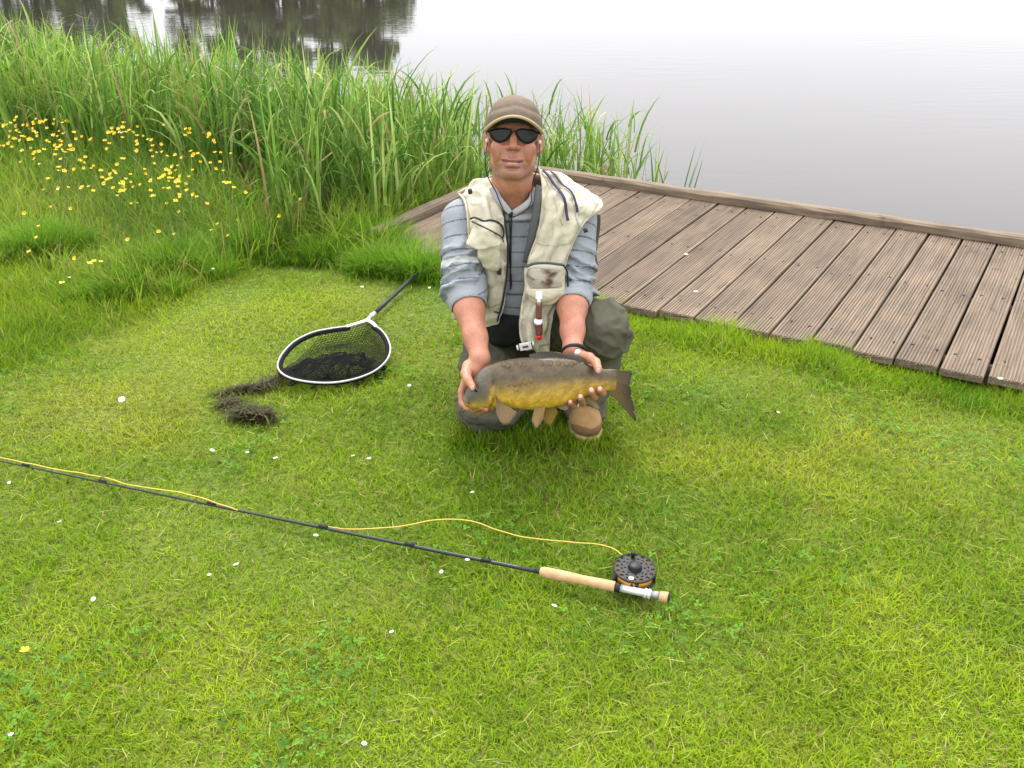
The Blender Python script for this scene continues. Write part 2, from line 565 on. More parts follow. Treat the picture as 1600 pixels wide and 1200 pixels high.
TREES = [tree_meshes(11, 9.0, 3.3), tree_meshes(12, 9.5, 2.4), tree_meshes(13, 8.0, 3.8)]
def az_pix(px):                                    # bearing of a reflection seen at the top of the frame
    dx, dy, dz = ray(px, 40); return math.atan2(dx, dy)
tree_spots = [  # reflection x in the photo, reflection tip y, distance, crown type, label
    (-150, 95, 72, 2, 'broad dark tree left of the frame on the far bank'),
    (-30, 100, 74, 0, 'far bank tree mirrored at the left edge behind the reed tips'),
    (70, 88, 76, 2, 'paler far bank tree mirrored in the water above the left reeds'),
    (150, 100, 73, 0, 'far bank tree mirrored just left of the bright gap of sky'),
    (198, 55, 79, 1, 'slim far bank tree mirrored at the left edge of the bright gap'),
    (288, 70, 77, 1, 'slim far bank tree mirrored at the right edge of the bright gap'),
    (338, 62, 72, 0, 'far bank tree mirrored in the middle of the dark water'),
    (398, 112, 75, 1, 'tallest slim far bank tree whose mirrored tip almost reaches the reeds'),
    (452, 95, 74, 2, 'wide far bank tree mirrored above the tall reeds'),
    (520, 90, 72, 0, 'rounded far bank tree mirrored beside the rightmost dark patch'),
    (585, 84, 76, 2, 'rightmost far bank tree mirrored next to the open white water'),
]
for (px, py, dist, ty, lab) in tree_spots:
    dx, dy, dz = ray(px, py - 16)
    az = math.atan2(dx, dy)
    elev = -dz / math.hypot(dx, dy)
    H = elev * dist + WATER * 2 + CAMH * 0 + 0.2
    x, y = math.sin(az) * dist, math.cos(az) * dist
    zb = float(ground_z(np.array([x]), np.array([y]))[0])
    root = empty('far_bank_tree', (x, y, zb))
    k = max(0.35, (H - zb) / {0: 9.4, 1: 9.8, 2: 8.6}[ty])
    root.scale = (k, k, k)
    root.rotation_euler = (0, 0, random.uniform(0, 6.28))
    for nm, me, mt in (('trunk', TREES[ty][0], m_bark), ('crown', TREES[ty][1], m_leaf)):
        o = bpy.data.objects.new(nm, me); COL.objects.link(o); o.parent = root
        if not me.materials: me.materials.append(mt)
    tag(root, lab, 'tree', 'trees on the far bank seen as reflections')

# ------------------------------------------------------------------ timber deck
m_wood, nt, b = mat('weathered_deck_timber')
tc = nt.nodes.new('ShaderNodeTexCoord')
oi = nt.nodes.new('ShaderNodeObjectInfo')
mp = nt.nodes.new('ShaderNodeMapping'); mp.inputs['Scale'].default_value = (1.5, 38, 38)
ad = nt.nodes.new('ShaderNodeVectorMath'); ad.operation = 'ADD'
sc_ = nt.nodes.new('ShaderNodeVectorMath'); sc_.operation = 'SCALE'; sc_.inputs[0].default_value = (13, 29, 7)
nt.links.new(oi.outputs['Random'], sc_.inputs['Scale'])
nt.links.new(tc.outputs['Object'], ad.inputs[0]); nt.links.new(sc_.outputs[0], ad.inputs[1])
nt.links.new(ad.outputs[0], mp.inputs[0])
n1 = nt.nodes.new('ShaderNodeTexNoise'); n1.inputs['Scale'].default_value = 2.2; n1.inputs['Detail'].default_value = 6; n1.inputs['Roughness'].default_value = 0.65
n2 = nt.nodes.new('ShaderNodeTexNoise'); n2.inputs['Scale'].default_value = 5; n2.inputs['Detail'].default_value = 4
n3 = nt.nodes.new('ShaderNodeTexNoise'); n3.inputs['Scale'].default_value = 14; n3.inputs['Detail'].default_value = 3
nt.links.new(mp.outputs[0], n1.inputs['Vector']); nt.links.new(ad.outputs[0], n2.inputs['Vector']); nt.links.new(ad.outputs[0], n3.inputs['Vector'])
r1 = nt.nodes.new('ShaderNodeValToRGB'); e = r1.color_ramp.elements
e[0].position = 0.30; e[0].color = (0.102, 0.076, 0.053, 1)
e[1].position = 0.72; e[1].color = (0.265, 0.203, 0.145, 1)
r2 = nt.nodes.new('ShaderNodeValToRGB'); e = r2.color_ramp.elements
e[0].position = 0.33; e[0].color = (0.82, 0.82, 0.82, 1)
e[1].position = 0.6; e[1].color = (1.05, 1.03, 1.0, 1)
r3 = nt.nodes.new('ShaderNodeValToRGB'); e = r3.color_ramp.elements
e[0].position = 0.24; e[0].color = (0.58, 0.56, 0.55, 1)
e[1].position = 0.36; e[1].color = (1, 1, 1, 1)
mr = nt.nodes.new('ShaderNodeMapRange'); mr.inputs[3].default_value = 0.84; mr.inputs[4].default_value = 1.16
nt.links.new(oi.outputs['Random'], mr.inputs[0])
nt.links.new(n1.outputs['Fac'], r1.inputs[0]); nt.links.new(n2.outputs['Fac'], r2.inputs[0]); nt.links.new(n3.outputs['Fac'], r3.inputs[0])
src = r1.outputs[0]
for other in (r2.outputs[0], r3.outputs[0]):
    mm = nt.nodes.new('ShaderNodeMix'); mm.data_type = 'RGBA'; mm.blend_type = 'MULTIPLY'; mm.inputs[0].default_value = 1
    nt.links.new(src, mm.inputs[6]); nt.links.new(other, mm.inputs[7]); src = mm.outputs[2]
sv = nt.nodes.new('ShaderNodeVectorMath'); sv.operation = 'SCALE'
nt.links.new(src, sv.inputs[0]); nt.links.new(mr.outputs[0], sv.inputs['Scale'])
nt.links.new(sv.outputs[0], b.inputs['Base Color'])
b.inputs['Roughness'].default_value = 0.75; b.inputs['Specular IOR Level'].default_value = 0.3
bp = nt.nodes.new('ShaderNodeBump'); bp.inputs['Distance'].default_value = 0.003; bp.inputs['Strength'].default_value = 0.6
nt.links.new(n1.outputs['Fac'], bp.inputs['Height']); nt.links.new(bp.outputs[0], b.inputs['Normal'])

deck = empty('fishing_deck', (DC[0], DC[1], 0))
deck.rotation_euler = (0, 0, math.atan2(E1[1], E1[0]))     # local x = board direction, local y = along the rail (towards +E2)
tag(deck, 'weathered grey timber fishing deck with grooved boards and a raised edge beam beside the lake', 'deck')
BW, PITCHB, TH = 0.1430, 0.1535, 0.028
def board_mesh(seed, L):
    r = random.Random(seed)
    ng = 11
    prof = [(-BW / 2, -TH), (-BW / 2, -0.004), (-BW / 2 + 0.004, 0)]
    g = (BW - 0.014) / ng
    for k in range(ng):
        y0 = -BW / 2 + 0.007 + k * g
        prof += [(y0 + g * 0.28, 0), (y0 + g * 0.42, -0.0042), (y0 + g * 0.68, -0.0042), (y0 + g * 0.82, 0)]
    prof += [(BW / 2 - 0.004, 0), (BW / 2, -0.004), (BW / 2, -TH)]
    xs = [-L / 2, -L / 6, L / 6, L / 2]
    V, F = [], []
    for i, x in enumerate(xs):
        sag = r.uniform(-0.0015, 0.0015); tw = r.uniform(-0.008, 0.008)
        for (y, z) in prof: V.append((x + (r.uniform(-0.003, 0.003) if i in (0, 3) else 0), y, z + sag + tw * y))
    n = len(prof)
    for i in range(3):
        for k in range(n):
            F.append((i * n + k, i * n + (k + 1) % n, (i + 1) * n + (k + 1) % n, (i + 1) * n + k))
    F.append(tuple(range(n))); F.append(tuple(3 * n + k for k in range(n))[::-1])
    me = np_mesh('deck_board', np.array(V), F, smooth_=False)
    bm = bmesh.new(); bm.from_mesh(me); bmesh.ops.recalc_face_normals(bm, faces=bm.faces); bm.to_mesh(me); bm.free()
    me.materials.append(m_wood)
    return me
boards = [board_mesh(s, DLEN + 0.02) for s in range(4)]
nb = int(DWID / PITCHB)
m_screw = simple('deck_screw_steel', (0.035, 0.03, 0.028), 0.5, 0.8)
mbs = MB().lathe((0, 0, 0), (0, 0, 1), [(-0.002, 0.0055), (0.0012, 0.0055), (0.0016, 0.003)], 8)
screw_me = mbs.mesh('screw', False); screw_me.materials.append(m_screw)
for k in range(nb):
    o = bpy.data.objects.new('board', boards[k % 4]); COL.objects.link(o); o.parent = deck
    o.location = (-DLEN / 2 - 0.01 + random.uniform(-0.012, 0.012), -0.085 - k * PITCHB, DTOP + random.uniform(-0.003, 0.002))
    o.rotation_euler = (0, 0, random.uniform(-0.004, 0.004) + (math.pi if k % 3 == 1 else 0))
    for xx in (-0.66, 0.02, 0.66):
        for yy in (-0.042, 0.042):
            s = bpy.data.objects.new('screw', screw_me); COL.objects.link(s); s.parent = o
            s.location = (xx + random.uniform(-0.012, 0.012), yy + random.uniform(-0.006, 0.006), 0.0005)
def beam(name, c, sx, sy, sz, seed):
    """rough sawn beam with worn corners, deck coordinates"""
    r = random.Random(seed)
    n = max(8, int(max(sx, sy) / 0.12))
    long_x = sx > sy
    w = sy if long_x else sx
    prof = [(-w / 2, -sz / 2), (-w / 2, sz / 2 - 0.012), (-w / 2 + 0.012, sz / 2), (w / 2 - 0.012, sz / 2), (w / 2, sz / 2 - 0.012), (w / 2, -sz / 2)]
    V, F = [], []
    L = sx if long_x else sy
    for i in range(n + 1):
        t = -L / 2 + L * i / n
        for (a, z) in prof:
            a2, z2 = a + r.uniform(-0.0025, 0.0025), z + r.uniform(-0.0025, 0.0025)
            V.append((c[0] + (t if long_x else a2), c[1] + (a2 if long_x else t), c[2] + z2))
    m = len(prof)
    for i in range(n):
        for k in range(m): F.append((i * m + k, i * m + (k + 1) % m, (i + 1) * m + (k + 1) % m, (i + 1) * m + k))
    F.append(tuple(range(m))); F.append(tuple(n * m + k for k in range(m))[::-1])
    mb = MB(); mb.add(V, F)
    o = link(name, mb.mesh(name, False), m_rail); o.parent = deck
    return o
m_rail = m_wood.copy(); m_rail.name = 'weathered_edge_beam_timber'
for n in m_rail.node_tree.nodes:
    if n.type == 'MAPPING': n.inputs['Scale'].default_value = (22, 1.5, 30)
beam('edge_beam', (-0.005, -DWID / 2 + 0.03, DTOP + 0.024), 0.075, DWID + 0.06, 0.046, 1)
m_keep = m_rail
m_rail = m_wood
beam('edge_beam', (-0.70 - 0.045, 0.0 + 0.008, DTOP + 0.024), 1.40, 0.07, 0.044, 2)
m_rail = m_keep
for x in (-0.12, -0.78, -1.44):
    beam('joist', (x, -DWID / 2, DTOP - TH - 0.065), 0.05, DWID - 0.1, 0.12, 3)
m_rail = m_wood
for x, y in ((-0.06, -0.1), (-0.06, -1.6), (-0.06, -3.1), (-0.06, -4.5)):
    mb = MB(); mb.box((x, y, -0.45), (1, 0, 0), (0, 1, 0), (0, 0, 1), 0.09, 0.09, 0.93)
    o = mb.build('post', m_wood, None, False); o.parent = deck
beam('fascia_light_block', (0.055, -DWID / 2, DTOP - 0.215), 0.03, DWID, 0.43, 5)  # far-side board carried down to the water, deepened to block light under the boards
# ------------------------------------------------------------------ lawn
m_blade = attr_mat('grass_blade', rough=0.6, spec=0.08, transl=0.35)

def in_view(n, r0, r1, az0, az1, power=1.0):
    r = r0 + (r1 - r0) * rng.uniform(0, 1, n) ** power
    a = np.radians(rng.uniform(az0, az1, n))
    return np.sin(a) * r, np.cos(a) * r

def lawn_col(x, y):
    p = np.stack([x, y, np.zeros_like(x)], 1)
    n1 = fbm(p * 1.1, 20); n2 = fbm(p * 4.5, 30); n3 = rng.uniform(-1, 1, len(x))
    t = np.clip(0.48 + 0.80 * n1 + 0.40 * n2 + 0.25 * n3, 0, 1)[:, None]
    green = np.array([0.135, 0.265, 0.012]); lime = np.array([0.345, 0.470, 0.020])
    c = green * (1 - t) + lime * t
    # worn yellowish turf: left of the rod, and right of the angler
    yel = smooth(0.9, 0.1, np.hypot((x + 1.35) / 1.0, (y - 3.0) / 0.55)) + 0.8 * smooth(1.0, 0.1, np.hypot((x - 0.95) / 0.9, (y - 2.75) / 0.6))
    yel = np.clip(yel * (0.6 + 0.8 * n2) + 0.15 * n1, 0, 1)[:, None]
    c = c * (1 - 0.6 * yel) + np.array([0.46, 0.48, 0.04]) * 0.6 * yel
    dry = (rng.uniform(0, 1, len(x)) < 0.05 + 0.07 * yel[:, 0])[:, None]
    c = np.where(dry, np.array([0.42, 0.34, 0.13]) * rng.uniform(0.6, 1.1, (len(x), 1)), c)
    th = np.clip(fbm(p * 7.0, 35) * 2.2 - 0.55, 0, 1)[:, None] * (rng.uniform(0, 1, (len(x), 1)) < 0.6)
    c = c * (1 - 0.4 * th) + np.array([0.30, 0.25, 0.06]) * 0.4 * th
    return c * rng.uniform(0.72, 1.28, (len(x), 1))

def rough_at(x, y):
    d = shore_d(x, y)
    wob = 0.35 * vnoise(np.stack([x * 1.2, y * 1.2, x * 0], 1), 41)
    u, v = deck_uv(x, y)
    front = smooth(-0.75, -0.15, v) * smooth(-1.45, -1.75, u)      # mown right up to the deck's near corner
    left = smooth(-0.9, -2.2, x)
    return smooth(0, 1, (2.35 + 0.65 * left - d - wob) / 0.9) * smooth(0.5, -0.5, x) * (1 - front)

def blade_set(x, y, hmin, hmax, wmin, wmax, nseg, leanmax, curlmax, extra=0.0, colf=lawn_col, zlift=0.0):
    n = len(x)
    z = ground_z(x, y) - 0.004 + zlift
    L = rng.uniform(hmin, hmax, n) * (1 + extra)
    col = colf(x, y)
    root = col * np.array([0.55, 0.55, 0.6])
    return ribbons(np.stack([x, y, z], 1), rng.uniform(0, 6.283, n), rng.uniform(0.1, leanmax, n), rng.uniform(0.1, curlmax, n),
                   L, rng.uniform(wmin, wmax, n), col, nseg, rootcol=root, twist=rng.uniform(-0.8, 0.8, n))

def keep_lawn(x, y, m=0.0):
    return (~on_deck(x, y, m)) & (shore_d(x, y) > 0.6)

parts = []
x, y = in_view(470000, 1.1, 5.4, -46, 46, 1.0)
k = keep_lawn(x, y) & (rough_at(x, y) < rng.uniform(0.2, 1, len(x)))
x, y = x[k], y[k]
tall = np.clip(0.5 + fbm(np.stack([x * 2.2, y * 2.2, x * 0], 1), 50) * 1.4, 0, 1)
edge_u, edge_v = deck_uv(x, y)
edge = smooth(-DLEN - 0.28, -DLEN - 0.02, edge_u) * ((edge_v > -0.3) & (edge_v < DWID))
hscale = 0.022 + 0.018 * tall + 0.045 * edge * (0.4 + 0.6 * vnoise(np.stack([x * 7, y * 7, x * 0], 1), 51).clip(-0.4, 1))
sd_ = shore_d(x, y)
fade = smooth(3.9, 2.5, sd_ + 0.4 * vnoise(np.stack([x * 2, y * 2, x * 0], 1), 57)) * smooth(0.5, -0.3, x) * smooth(-0.1, -0.6, edge_v)
hscale = hscale + 0.055 * fade
lf = np.where((edge > 0.2) | (fade > 0.4), 0.85, 1.35)
n = len(x)
col = lawn_col(x, y)
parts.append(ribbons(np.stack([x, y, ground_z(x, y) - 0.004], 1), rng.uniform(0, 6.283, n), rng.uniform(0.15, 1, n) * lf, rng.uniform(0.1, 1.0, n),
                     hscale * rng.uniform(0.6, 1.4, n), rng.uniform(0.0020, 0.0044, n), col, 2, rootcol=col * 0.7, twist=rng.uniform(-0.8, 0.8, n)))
# loose cut clippings and straws lying on top
x, y = in_view(2600, 1.15, 4.6, -38, 38)
k = keep_lawn(x, y, 0.05); x, y = x[k], y[k]; n = len(x)
cc = np.array([0.38, 0.40, 0.10]) * rng.uniform(0.5, 1.15, (n, 1)) * np.array([1, 1, 1.0])
parts.append(ribbons(np.stack([x, y, ground_z(x, y) + rng.uniform(0.012, 0.03, n)], 1), rng.uniform(0, 6.283, n), rng.uniform(1.3, 1.6, n), rng.uniform(0, 0.3, n),
                     rng.uniform(0.02, 0.06, n), rng.uniform(0.0015, 0.003, n), cc, 2))
# unmown fringe along the near edge of the deck, leaning over the board ends
n = 26000
ev = rng.uniform(-0.25, DWID + 0.3, n); eu = -DLEN - np.abs(rng.normal(0, 0.085, n)) - 0.004
cl = np.clip(0.45 + 0.9 * fbm(np.stack([ev * 4.5, eu * 3, ev * 0], 1), 55), 0.12, 1.2)
x = DC[0] + E1[0] * eu - E2[0] * ev; y = DC[1] + E1[1] * eu - E2[1] * ev
hd = np.arctan2(E1[1], E1[0]) + rng.normal(0, 1.0, n)
col = lawn_col(x, y) * np.array([0.8, 0.92, 0.9])
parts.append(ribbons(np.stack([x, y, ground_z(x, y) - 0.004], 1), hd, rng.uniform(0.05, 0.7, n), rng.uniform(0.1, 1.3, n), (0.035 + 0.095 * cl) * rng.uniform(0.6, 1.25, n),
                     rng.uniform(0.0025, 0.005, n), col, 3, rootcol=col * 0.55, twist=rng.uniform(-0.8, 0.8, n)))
# blades standing up around the kneeling knee and the boot
n = 2600
rx, ry, rz0 = ray(rng.uniform(700, 960, n), 690 + rng.normal(0, 9, n))
x, y = -CAMH * rx / rz0, -CAMH * ry / rz0
col = lawn_col(x, y) * 0.9
parts.append(ribbons(np.stack([x, y, ground_z(x, y) - 0.004], 1), rng.uniform(0, 6.283, n), rng.uniform(0.05, 0.6, n), rng.uniform(0.1, 1.2, n), rng.uniform(0.028, 0.065, n),
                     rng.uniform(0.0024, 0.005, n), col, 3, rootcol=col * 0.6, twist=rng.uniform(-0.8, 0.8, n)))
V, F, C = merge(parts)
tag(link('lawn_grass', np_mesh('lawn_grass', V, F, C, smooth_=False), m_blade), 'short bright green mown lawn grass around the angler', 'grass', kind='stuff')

# clover: small round leaflets in patches, bluish green
x, y = in_view(70000, 1.15, 4.0, -38, 38)
pp = fbm(np.stack([x * 2.4, y * 2.4, x * 0], 1), 60) * 0.6 + 0.5 * smooth(0.0, -0.9, x) * smooth(2.3, 1.6, y)
k = keep_lawn(x, y, 0.05) & (pp > 0.14 + rng.uniform(0, 1.5, len(x))); x, y = x[k], y[k]; n = len(x)
z = ground_z(x, y) + rng.uniform(0.012, 0.032, n)
a0 = rng.uniform(0, 6.283, n)
tilt = rng.normal(0, 0.25, (n, 2))
r_ = rng.uniform(0.004, 0.0075, n)
Vc = np.zeros((n, 3, 5, 3)); 
for l in range(3):
    th = a0 + l * 2.094
    dv = np.stack([np.cos(th), np.sin(th)], 1); sv_ = np.stack([-np.sin(th), np.cos(th)], 1)
    for j, (f, s) in enumerate(((0.05, 0), (0.8, -0.6), (1.55, -0.45), (1.55, 0.45), (0.8, 0.6))):
        q = (dv * f + sv_ * s) * r_[:, None]
        Vc[:, l, j, :2] = np.stack([x, y], 1) + q
        Vc[:, l, j, 2] = z + (q * tilt).sum(1)
Fc = np.arange(n * 15).reshape(-1, 5)
cc = np.array([0.105, 0.225, 0.026]) * rng.uniform(0.65, 1.45, (n, 1))
Fc3 = np.concatenate([Fc[:, [0, 1, 2]], Fc[:, [0, 2, 3]], Fc[:, [0, 3, 4]]])
tag(link('clover', np_mesh('clover', Vc.reshape(-1, 3), Fc3, np.repeat(cc, 15, 0), smooth_=False), m_blade), 'patches of small bluish green clover leaves in the lawn', 'clover', kind='stuff')

# ------------------------------------------------------------------ rough grass bank between lawn and reeds
def meadow_col(x, y):
    p = np.stack([x, y, np.zeros_like(x)], 1)
    t = np.clip(0.5 + 0.6 * fbm(p * 2.0, 70) + rng.uniform(-0.3, 0.3, len(x)), 0, 1)[:, None]
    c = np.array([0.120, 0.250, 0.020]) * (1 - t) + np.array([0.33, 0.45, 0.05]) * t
    dry = (rng.uniform(0, 1, len(x)) < 0.10)[:, None]
    c = np.where(dry, np.array([0.38, 0.30, 0.13]), c)
    return c * rng.uniform(0.75, 1.25, (len(x), 1))
x, y = in_view(140000, 3.6, 11.0, -50, 12, 0.85)
ra = rough_at(x, y); d = shore_d(x, y)
k = (ra > rng.uniform(0, 0.7, len(x))) & (d > 0.3) & ~on_deck(x, y, 0.03)
x, y, d = x[k], y[k], d[k]; n = len(x)
hh = 0.07 + 0.19 * smooth(2.8, 1.6, d) + 0.10 * np.clip(fbm(np.stack([x * 2.6, y * 2.6, x * 0], 1), 80), -0.5, 1)
hh = np.clip(hh, 0.04, 0.5) * rng.uniform(0.6, 1.35, n)
col = meadow_col(x, y)
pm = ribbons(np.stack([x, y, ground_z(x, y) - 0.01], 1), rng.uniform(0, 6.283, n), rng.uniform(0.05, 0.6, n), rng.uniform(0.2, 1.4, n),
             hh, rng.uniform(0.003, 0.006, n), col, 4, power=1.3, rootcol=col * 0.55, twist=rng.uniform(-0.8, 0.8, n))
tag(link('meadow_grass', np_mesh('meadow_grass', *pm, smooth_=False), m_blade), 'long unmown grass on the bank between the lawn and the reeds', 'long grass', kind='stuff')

# tussocks: dense dark fountains of fine grass at the edge of the lawn
def tussock(px, py, rad, h, n, lab):
    c = G(px, py)
    # several overlapping tufts of different size, blades splaying out of each
    m = 9
    ta = rng.uniform(0, 6.283, m); tr = rad * rng.uniform(0.1, 1.15, m) ; tr[0] = 0
    tx, ty = c[0] + np.cos(ta) * tr * 1.3, c[1] + np.sin(ta) * tr * 0.8
    ts = rng.uniform(0.45, 1.1, m) * (1.1 - 0.45 * tr / rad); ts[0] = 1.1
    w = rng.choice(m, n, p=ts ** 2 / (ts ** 2).sum())
    a = rng.uniform(0, 6.283, n); r = rad * 0.42 * ts[w] * rng.uniform(0, 1, n) ** 0.7
    x, y = tx[w] + np.cos(a) * r, ty[w] + np.sin(a) * r
    z0 = float(ground_z(c[None, 0], c[None, 1])[0])
    z = ground_z(x, y) - 0.01
    tcol = rng.uniform(0.75, 1.35, (m, 1))[w]
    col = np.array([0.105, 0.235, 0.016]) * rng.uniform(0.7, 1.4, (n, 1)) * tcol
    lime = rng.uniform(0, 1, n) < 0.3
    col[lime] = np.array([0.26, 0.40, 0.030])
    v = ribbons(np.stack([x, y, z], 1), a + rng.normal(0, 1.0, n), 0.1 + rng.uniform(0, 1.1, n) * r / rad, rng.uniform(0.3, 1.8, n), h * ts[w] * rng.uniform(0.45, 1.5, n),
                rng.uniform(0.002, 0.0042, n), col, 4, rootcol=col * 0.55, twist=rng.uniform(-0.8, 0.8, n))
    v = (v[0] - np.array([c[0], c[1], z0], np.float32), v[1], v[2])
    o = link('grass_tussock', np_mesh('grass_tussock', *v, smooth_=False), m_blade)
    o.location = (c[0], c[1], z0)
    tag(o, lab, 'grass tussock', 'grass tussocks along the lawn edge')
tussock(612, 428, 0.22, 0.13, 5200, 'dark green grass tussock touching the near left corner of the deck')
tussock(400, 392, 0.26, 0.15, 5200, 'dark grass tussock left of the deck below the reeds')
tussock(290, 425, 0.22, 0.15, 3600, 'low grass tussock on the lawn edge under the yellow flowers')
tussock(505, 402, 0.22, 0.13, 3600, 'pale low grass tussock between the two dark tussocks')
tussock(195, 462, 0.20, 0.12, 2600, 'small grass tussock at the left lawn edge')
tussock(585, 392, 0.22, 0.17, 4200, 'tall grass tussock hiding the near end of the short edge beam')
tussock(655, 440, 0.14, 0.15, 2200, 'small tuft of grass over the middle of the net handle')
tussock(60, 400, 0.25, 0.16, 3000, 'grass tussock at the far left edge of the lawn')

# ------------------------------------------------------------------ reeds
def reed_parts(x, y, hmin, hmax, nl=1):
    n = len(x)
    z = np.maximum(ground_z(x, y), WATER - 0.1)
    d = shore_d(x, y)
    p = np.stack([x, y, x * 0], 1)
    L = (hmin + (hmax - hmin) * rng.uniform(0, 1, n) ** 0.8) * (1 + 0.15 * vnoise(p * 1.7, 91)) 
    t = np.clip(0.45 + 0.5 * fbm(p * 1.5, 90) + rng.uniform(-0.35, 0.35, n), 0, 1)[:, None]
    col = np.array([0.050, 0.150, 0.026]) * (1 - t) + np.array([0.24, 0.39, 0.055]) * t
    pale = rng.uniform(0, 1, n) < 0.16
    col[pale] = np.array([0.36, 0.44, 0.15])
    dry = rng.uniform(0, 1, n) < 0.07
    col[dry] = np.array([0.34, 0.26, 0.12])
    col *= rng.uniform(0.75, 1.25, (n, 1))
    tip = col * 1.25 + np.array([0.03, 0.03, 0.012])
    up = rng.uniform(0, 1, n) < 0.52
    curl = np.where(up, rng.uniform(0.0, 0.35, n), rng.uniform(0.9, 2.6, n))
    L = np.where(up, L, L * rng.uniform(0.7, 0.95, n))
    return ribbons(np.stack([x, y, z - 0.02], 1), rng.uniform(0, 6.283, n), np.abs(rng.normal(0.07, 0.09, n)), curl, L, rng.uniform(0.009, 0.023, n),
                   col, 6, power=2.6, tipcol=tip, rootcol=col * 0.6 + np.array([0.02, 0.015, 0.004]), twist=rng.uniform(-1.2, 1.2, n))
def reed_leaves(x, y):
    """arching leaves that leave the stems at all heights"""
    n = len(x)
    z0 = np.maximum(ground_z(x, y), WATER)
    z = z0 + rng.uniform(0.03, 0.60, n)
    p = np.stack([x, y, x * 0], 1)
    t = np.clip(0.5 + 0.6 * fbm(p * 2.2, 97) + rng.uniform(-0.4, 0.4, n), 0, 1)[:, None]
    col = np.array([0.055, 0.155, 0.022]) * (1 - t) + np.array([0.27, 0.42, 0.06]) * t
    pale = rng.uniform(0, 1, n) < 0.12; col[pale] = np.array([0.42, 0.50, 0.17])
    dry = rng.uniform(0, 1, n) < 0.06; col[dry] = np.array([0.36, 0.28, 0.13])
    col *= rng.uniform(0.75, 1.25, (n, 1))
    return ribbons(np.stack([x, y, z], 1), rng.uniform(0, 6.283, n), rng.uniform(0.1, 0.55, n), rng.uniform(0.4, 2.1, n), rng.uniform(0.18, 0.42, n),
                   rng.uniform(0.008, 0.019, n), col, 5, power=1.4, tipcol=col * 1.15, rootcol=col * 0.75, twist=rng.uniform(-1.2, 1.2, n))

n0 = 46000
x = rng.uniform(-10.5, 1.25, n0); y = rng.uniform(4.8, 14, n0)
d = shore_d(x, y)
wob = 0.25 * vnoise(np.stack([x * 1.1, y * 1.1, x * 0], 1), 95)
inner = np.where(x < -1.2, 1.35, 1.75) + wob
outer = -0.30 + 0.5 * wob - 0.35 * smooth(-0.2, 0.6, x)
u, v = deck_uv(x, y)
behind = (u > 0.14) & (v < 0.56 + 0.4 * wob) & (u < 0.75)
k = (((d < inner) & (d > outer) & (v < -0.08)) | behind) & ~on_deck(x, y, 0.06) & ((u > -1.25) | (v < -0.3))
k &= (np.hypot(x, y) < 12)
k &= rng.uniform(0, 1, n0) < np.where(d < 0.1, 0.75, 1.0)
x, y, u, v = x[k], y[k], u[k], v[k]
sh = np.where(u > 0.1, smooth(1.0, 0.1, v), 1.0)
kk = rng.integers(0, len(x), int(len(x) * 1.4))
pr = merge([reed_parts(x, y, 0.55, 0.95), reed_leaves(x[kk] + rng.normal(0, 0.02, len(kk)), y[kk] + rng.normal(0, 0.02, len(kk)))])
tag(link('reed_bed', np_mesh('reed_bed', *pr, smooth_=False), m_blade), 'dense bed of tall green reeds lining the water behind the angler', 'reeds', kind='stuff')

def reed_tuft(px, py, n, h, lab, spread=0.02, straight=False):
    c = G(px, py, WATER)
    x = c[0] + rng.normal(0, spread, n); y = c[1] + rng.normal(0, spread, n)
    if straight:
        col = np.array([0.11, 0.21, 0.05]) * rng.uniform(0.8, 1.2, (n, 1))
        v = ribbons(np.stack([x, y, x * 0 + WATER - 0.02], 1), np.linspace(-0.4, 0.4, n), rng.uniform(0.02, 0.22, n), rng.uniform(0.0, 0.2, n), np.linspace(h * 0.75, h, n), np.full(n, 0.013), col, 5, twist=rng.uniform(0.9, 1.5, n))
    else: v = reed_parts(x, y, h * 0.75, h)
    v = (v[0] - np.array([c[0], c[1], WATER], np.float32), v[1], v[2])
    o = link('reed_tuft', np_mesh('reed_tuft', *v, smooth_=False), m_blade)
    o.location = (c[0], c[1], WATER)
    tag(o, lab, 'reed tuft', 'reed tufts standing in the water past the edge beam')
reed_tuft(1062, 345, 4, 0.56, 'rightmost few upright reed blades sticking up behind the edge beam', 0.025, True)
reed_tuft(1020, 338, 14, 0.60, 'thin reed tuft at the right end of the reed bed by the edge beam', 0.035)
print('reeds', len(x))
# ------------------------------------------------------------------ daisies and buttercups
m_petal_w = simple('daisy_white_petal', (0.8, 0.8, 0.78), 0.6)
m_petal_y = simple('buttercup_yellow_petal', (0.83, 0.56, 0.01), 0.35, coat=0.2)
m_eye_y = simple('daisy_yellow_centre', (0.7, 0.42, 0.03), 0.8)
m_stem = simple('flower_stem', (0.10, 0.20, 0.04), 0.6)

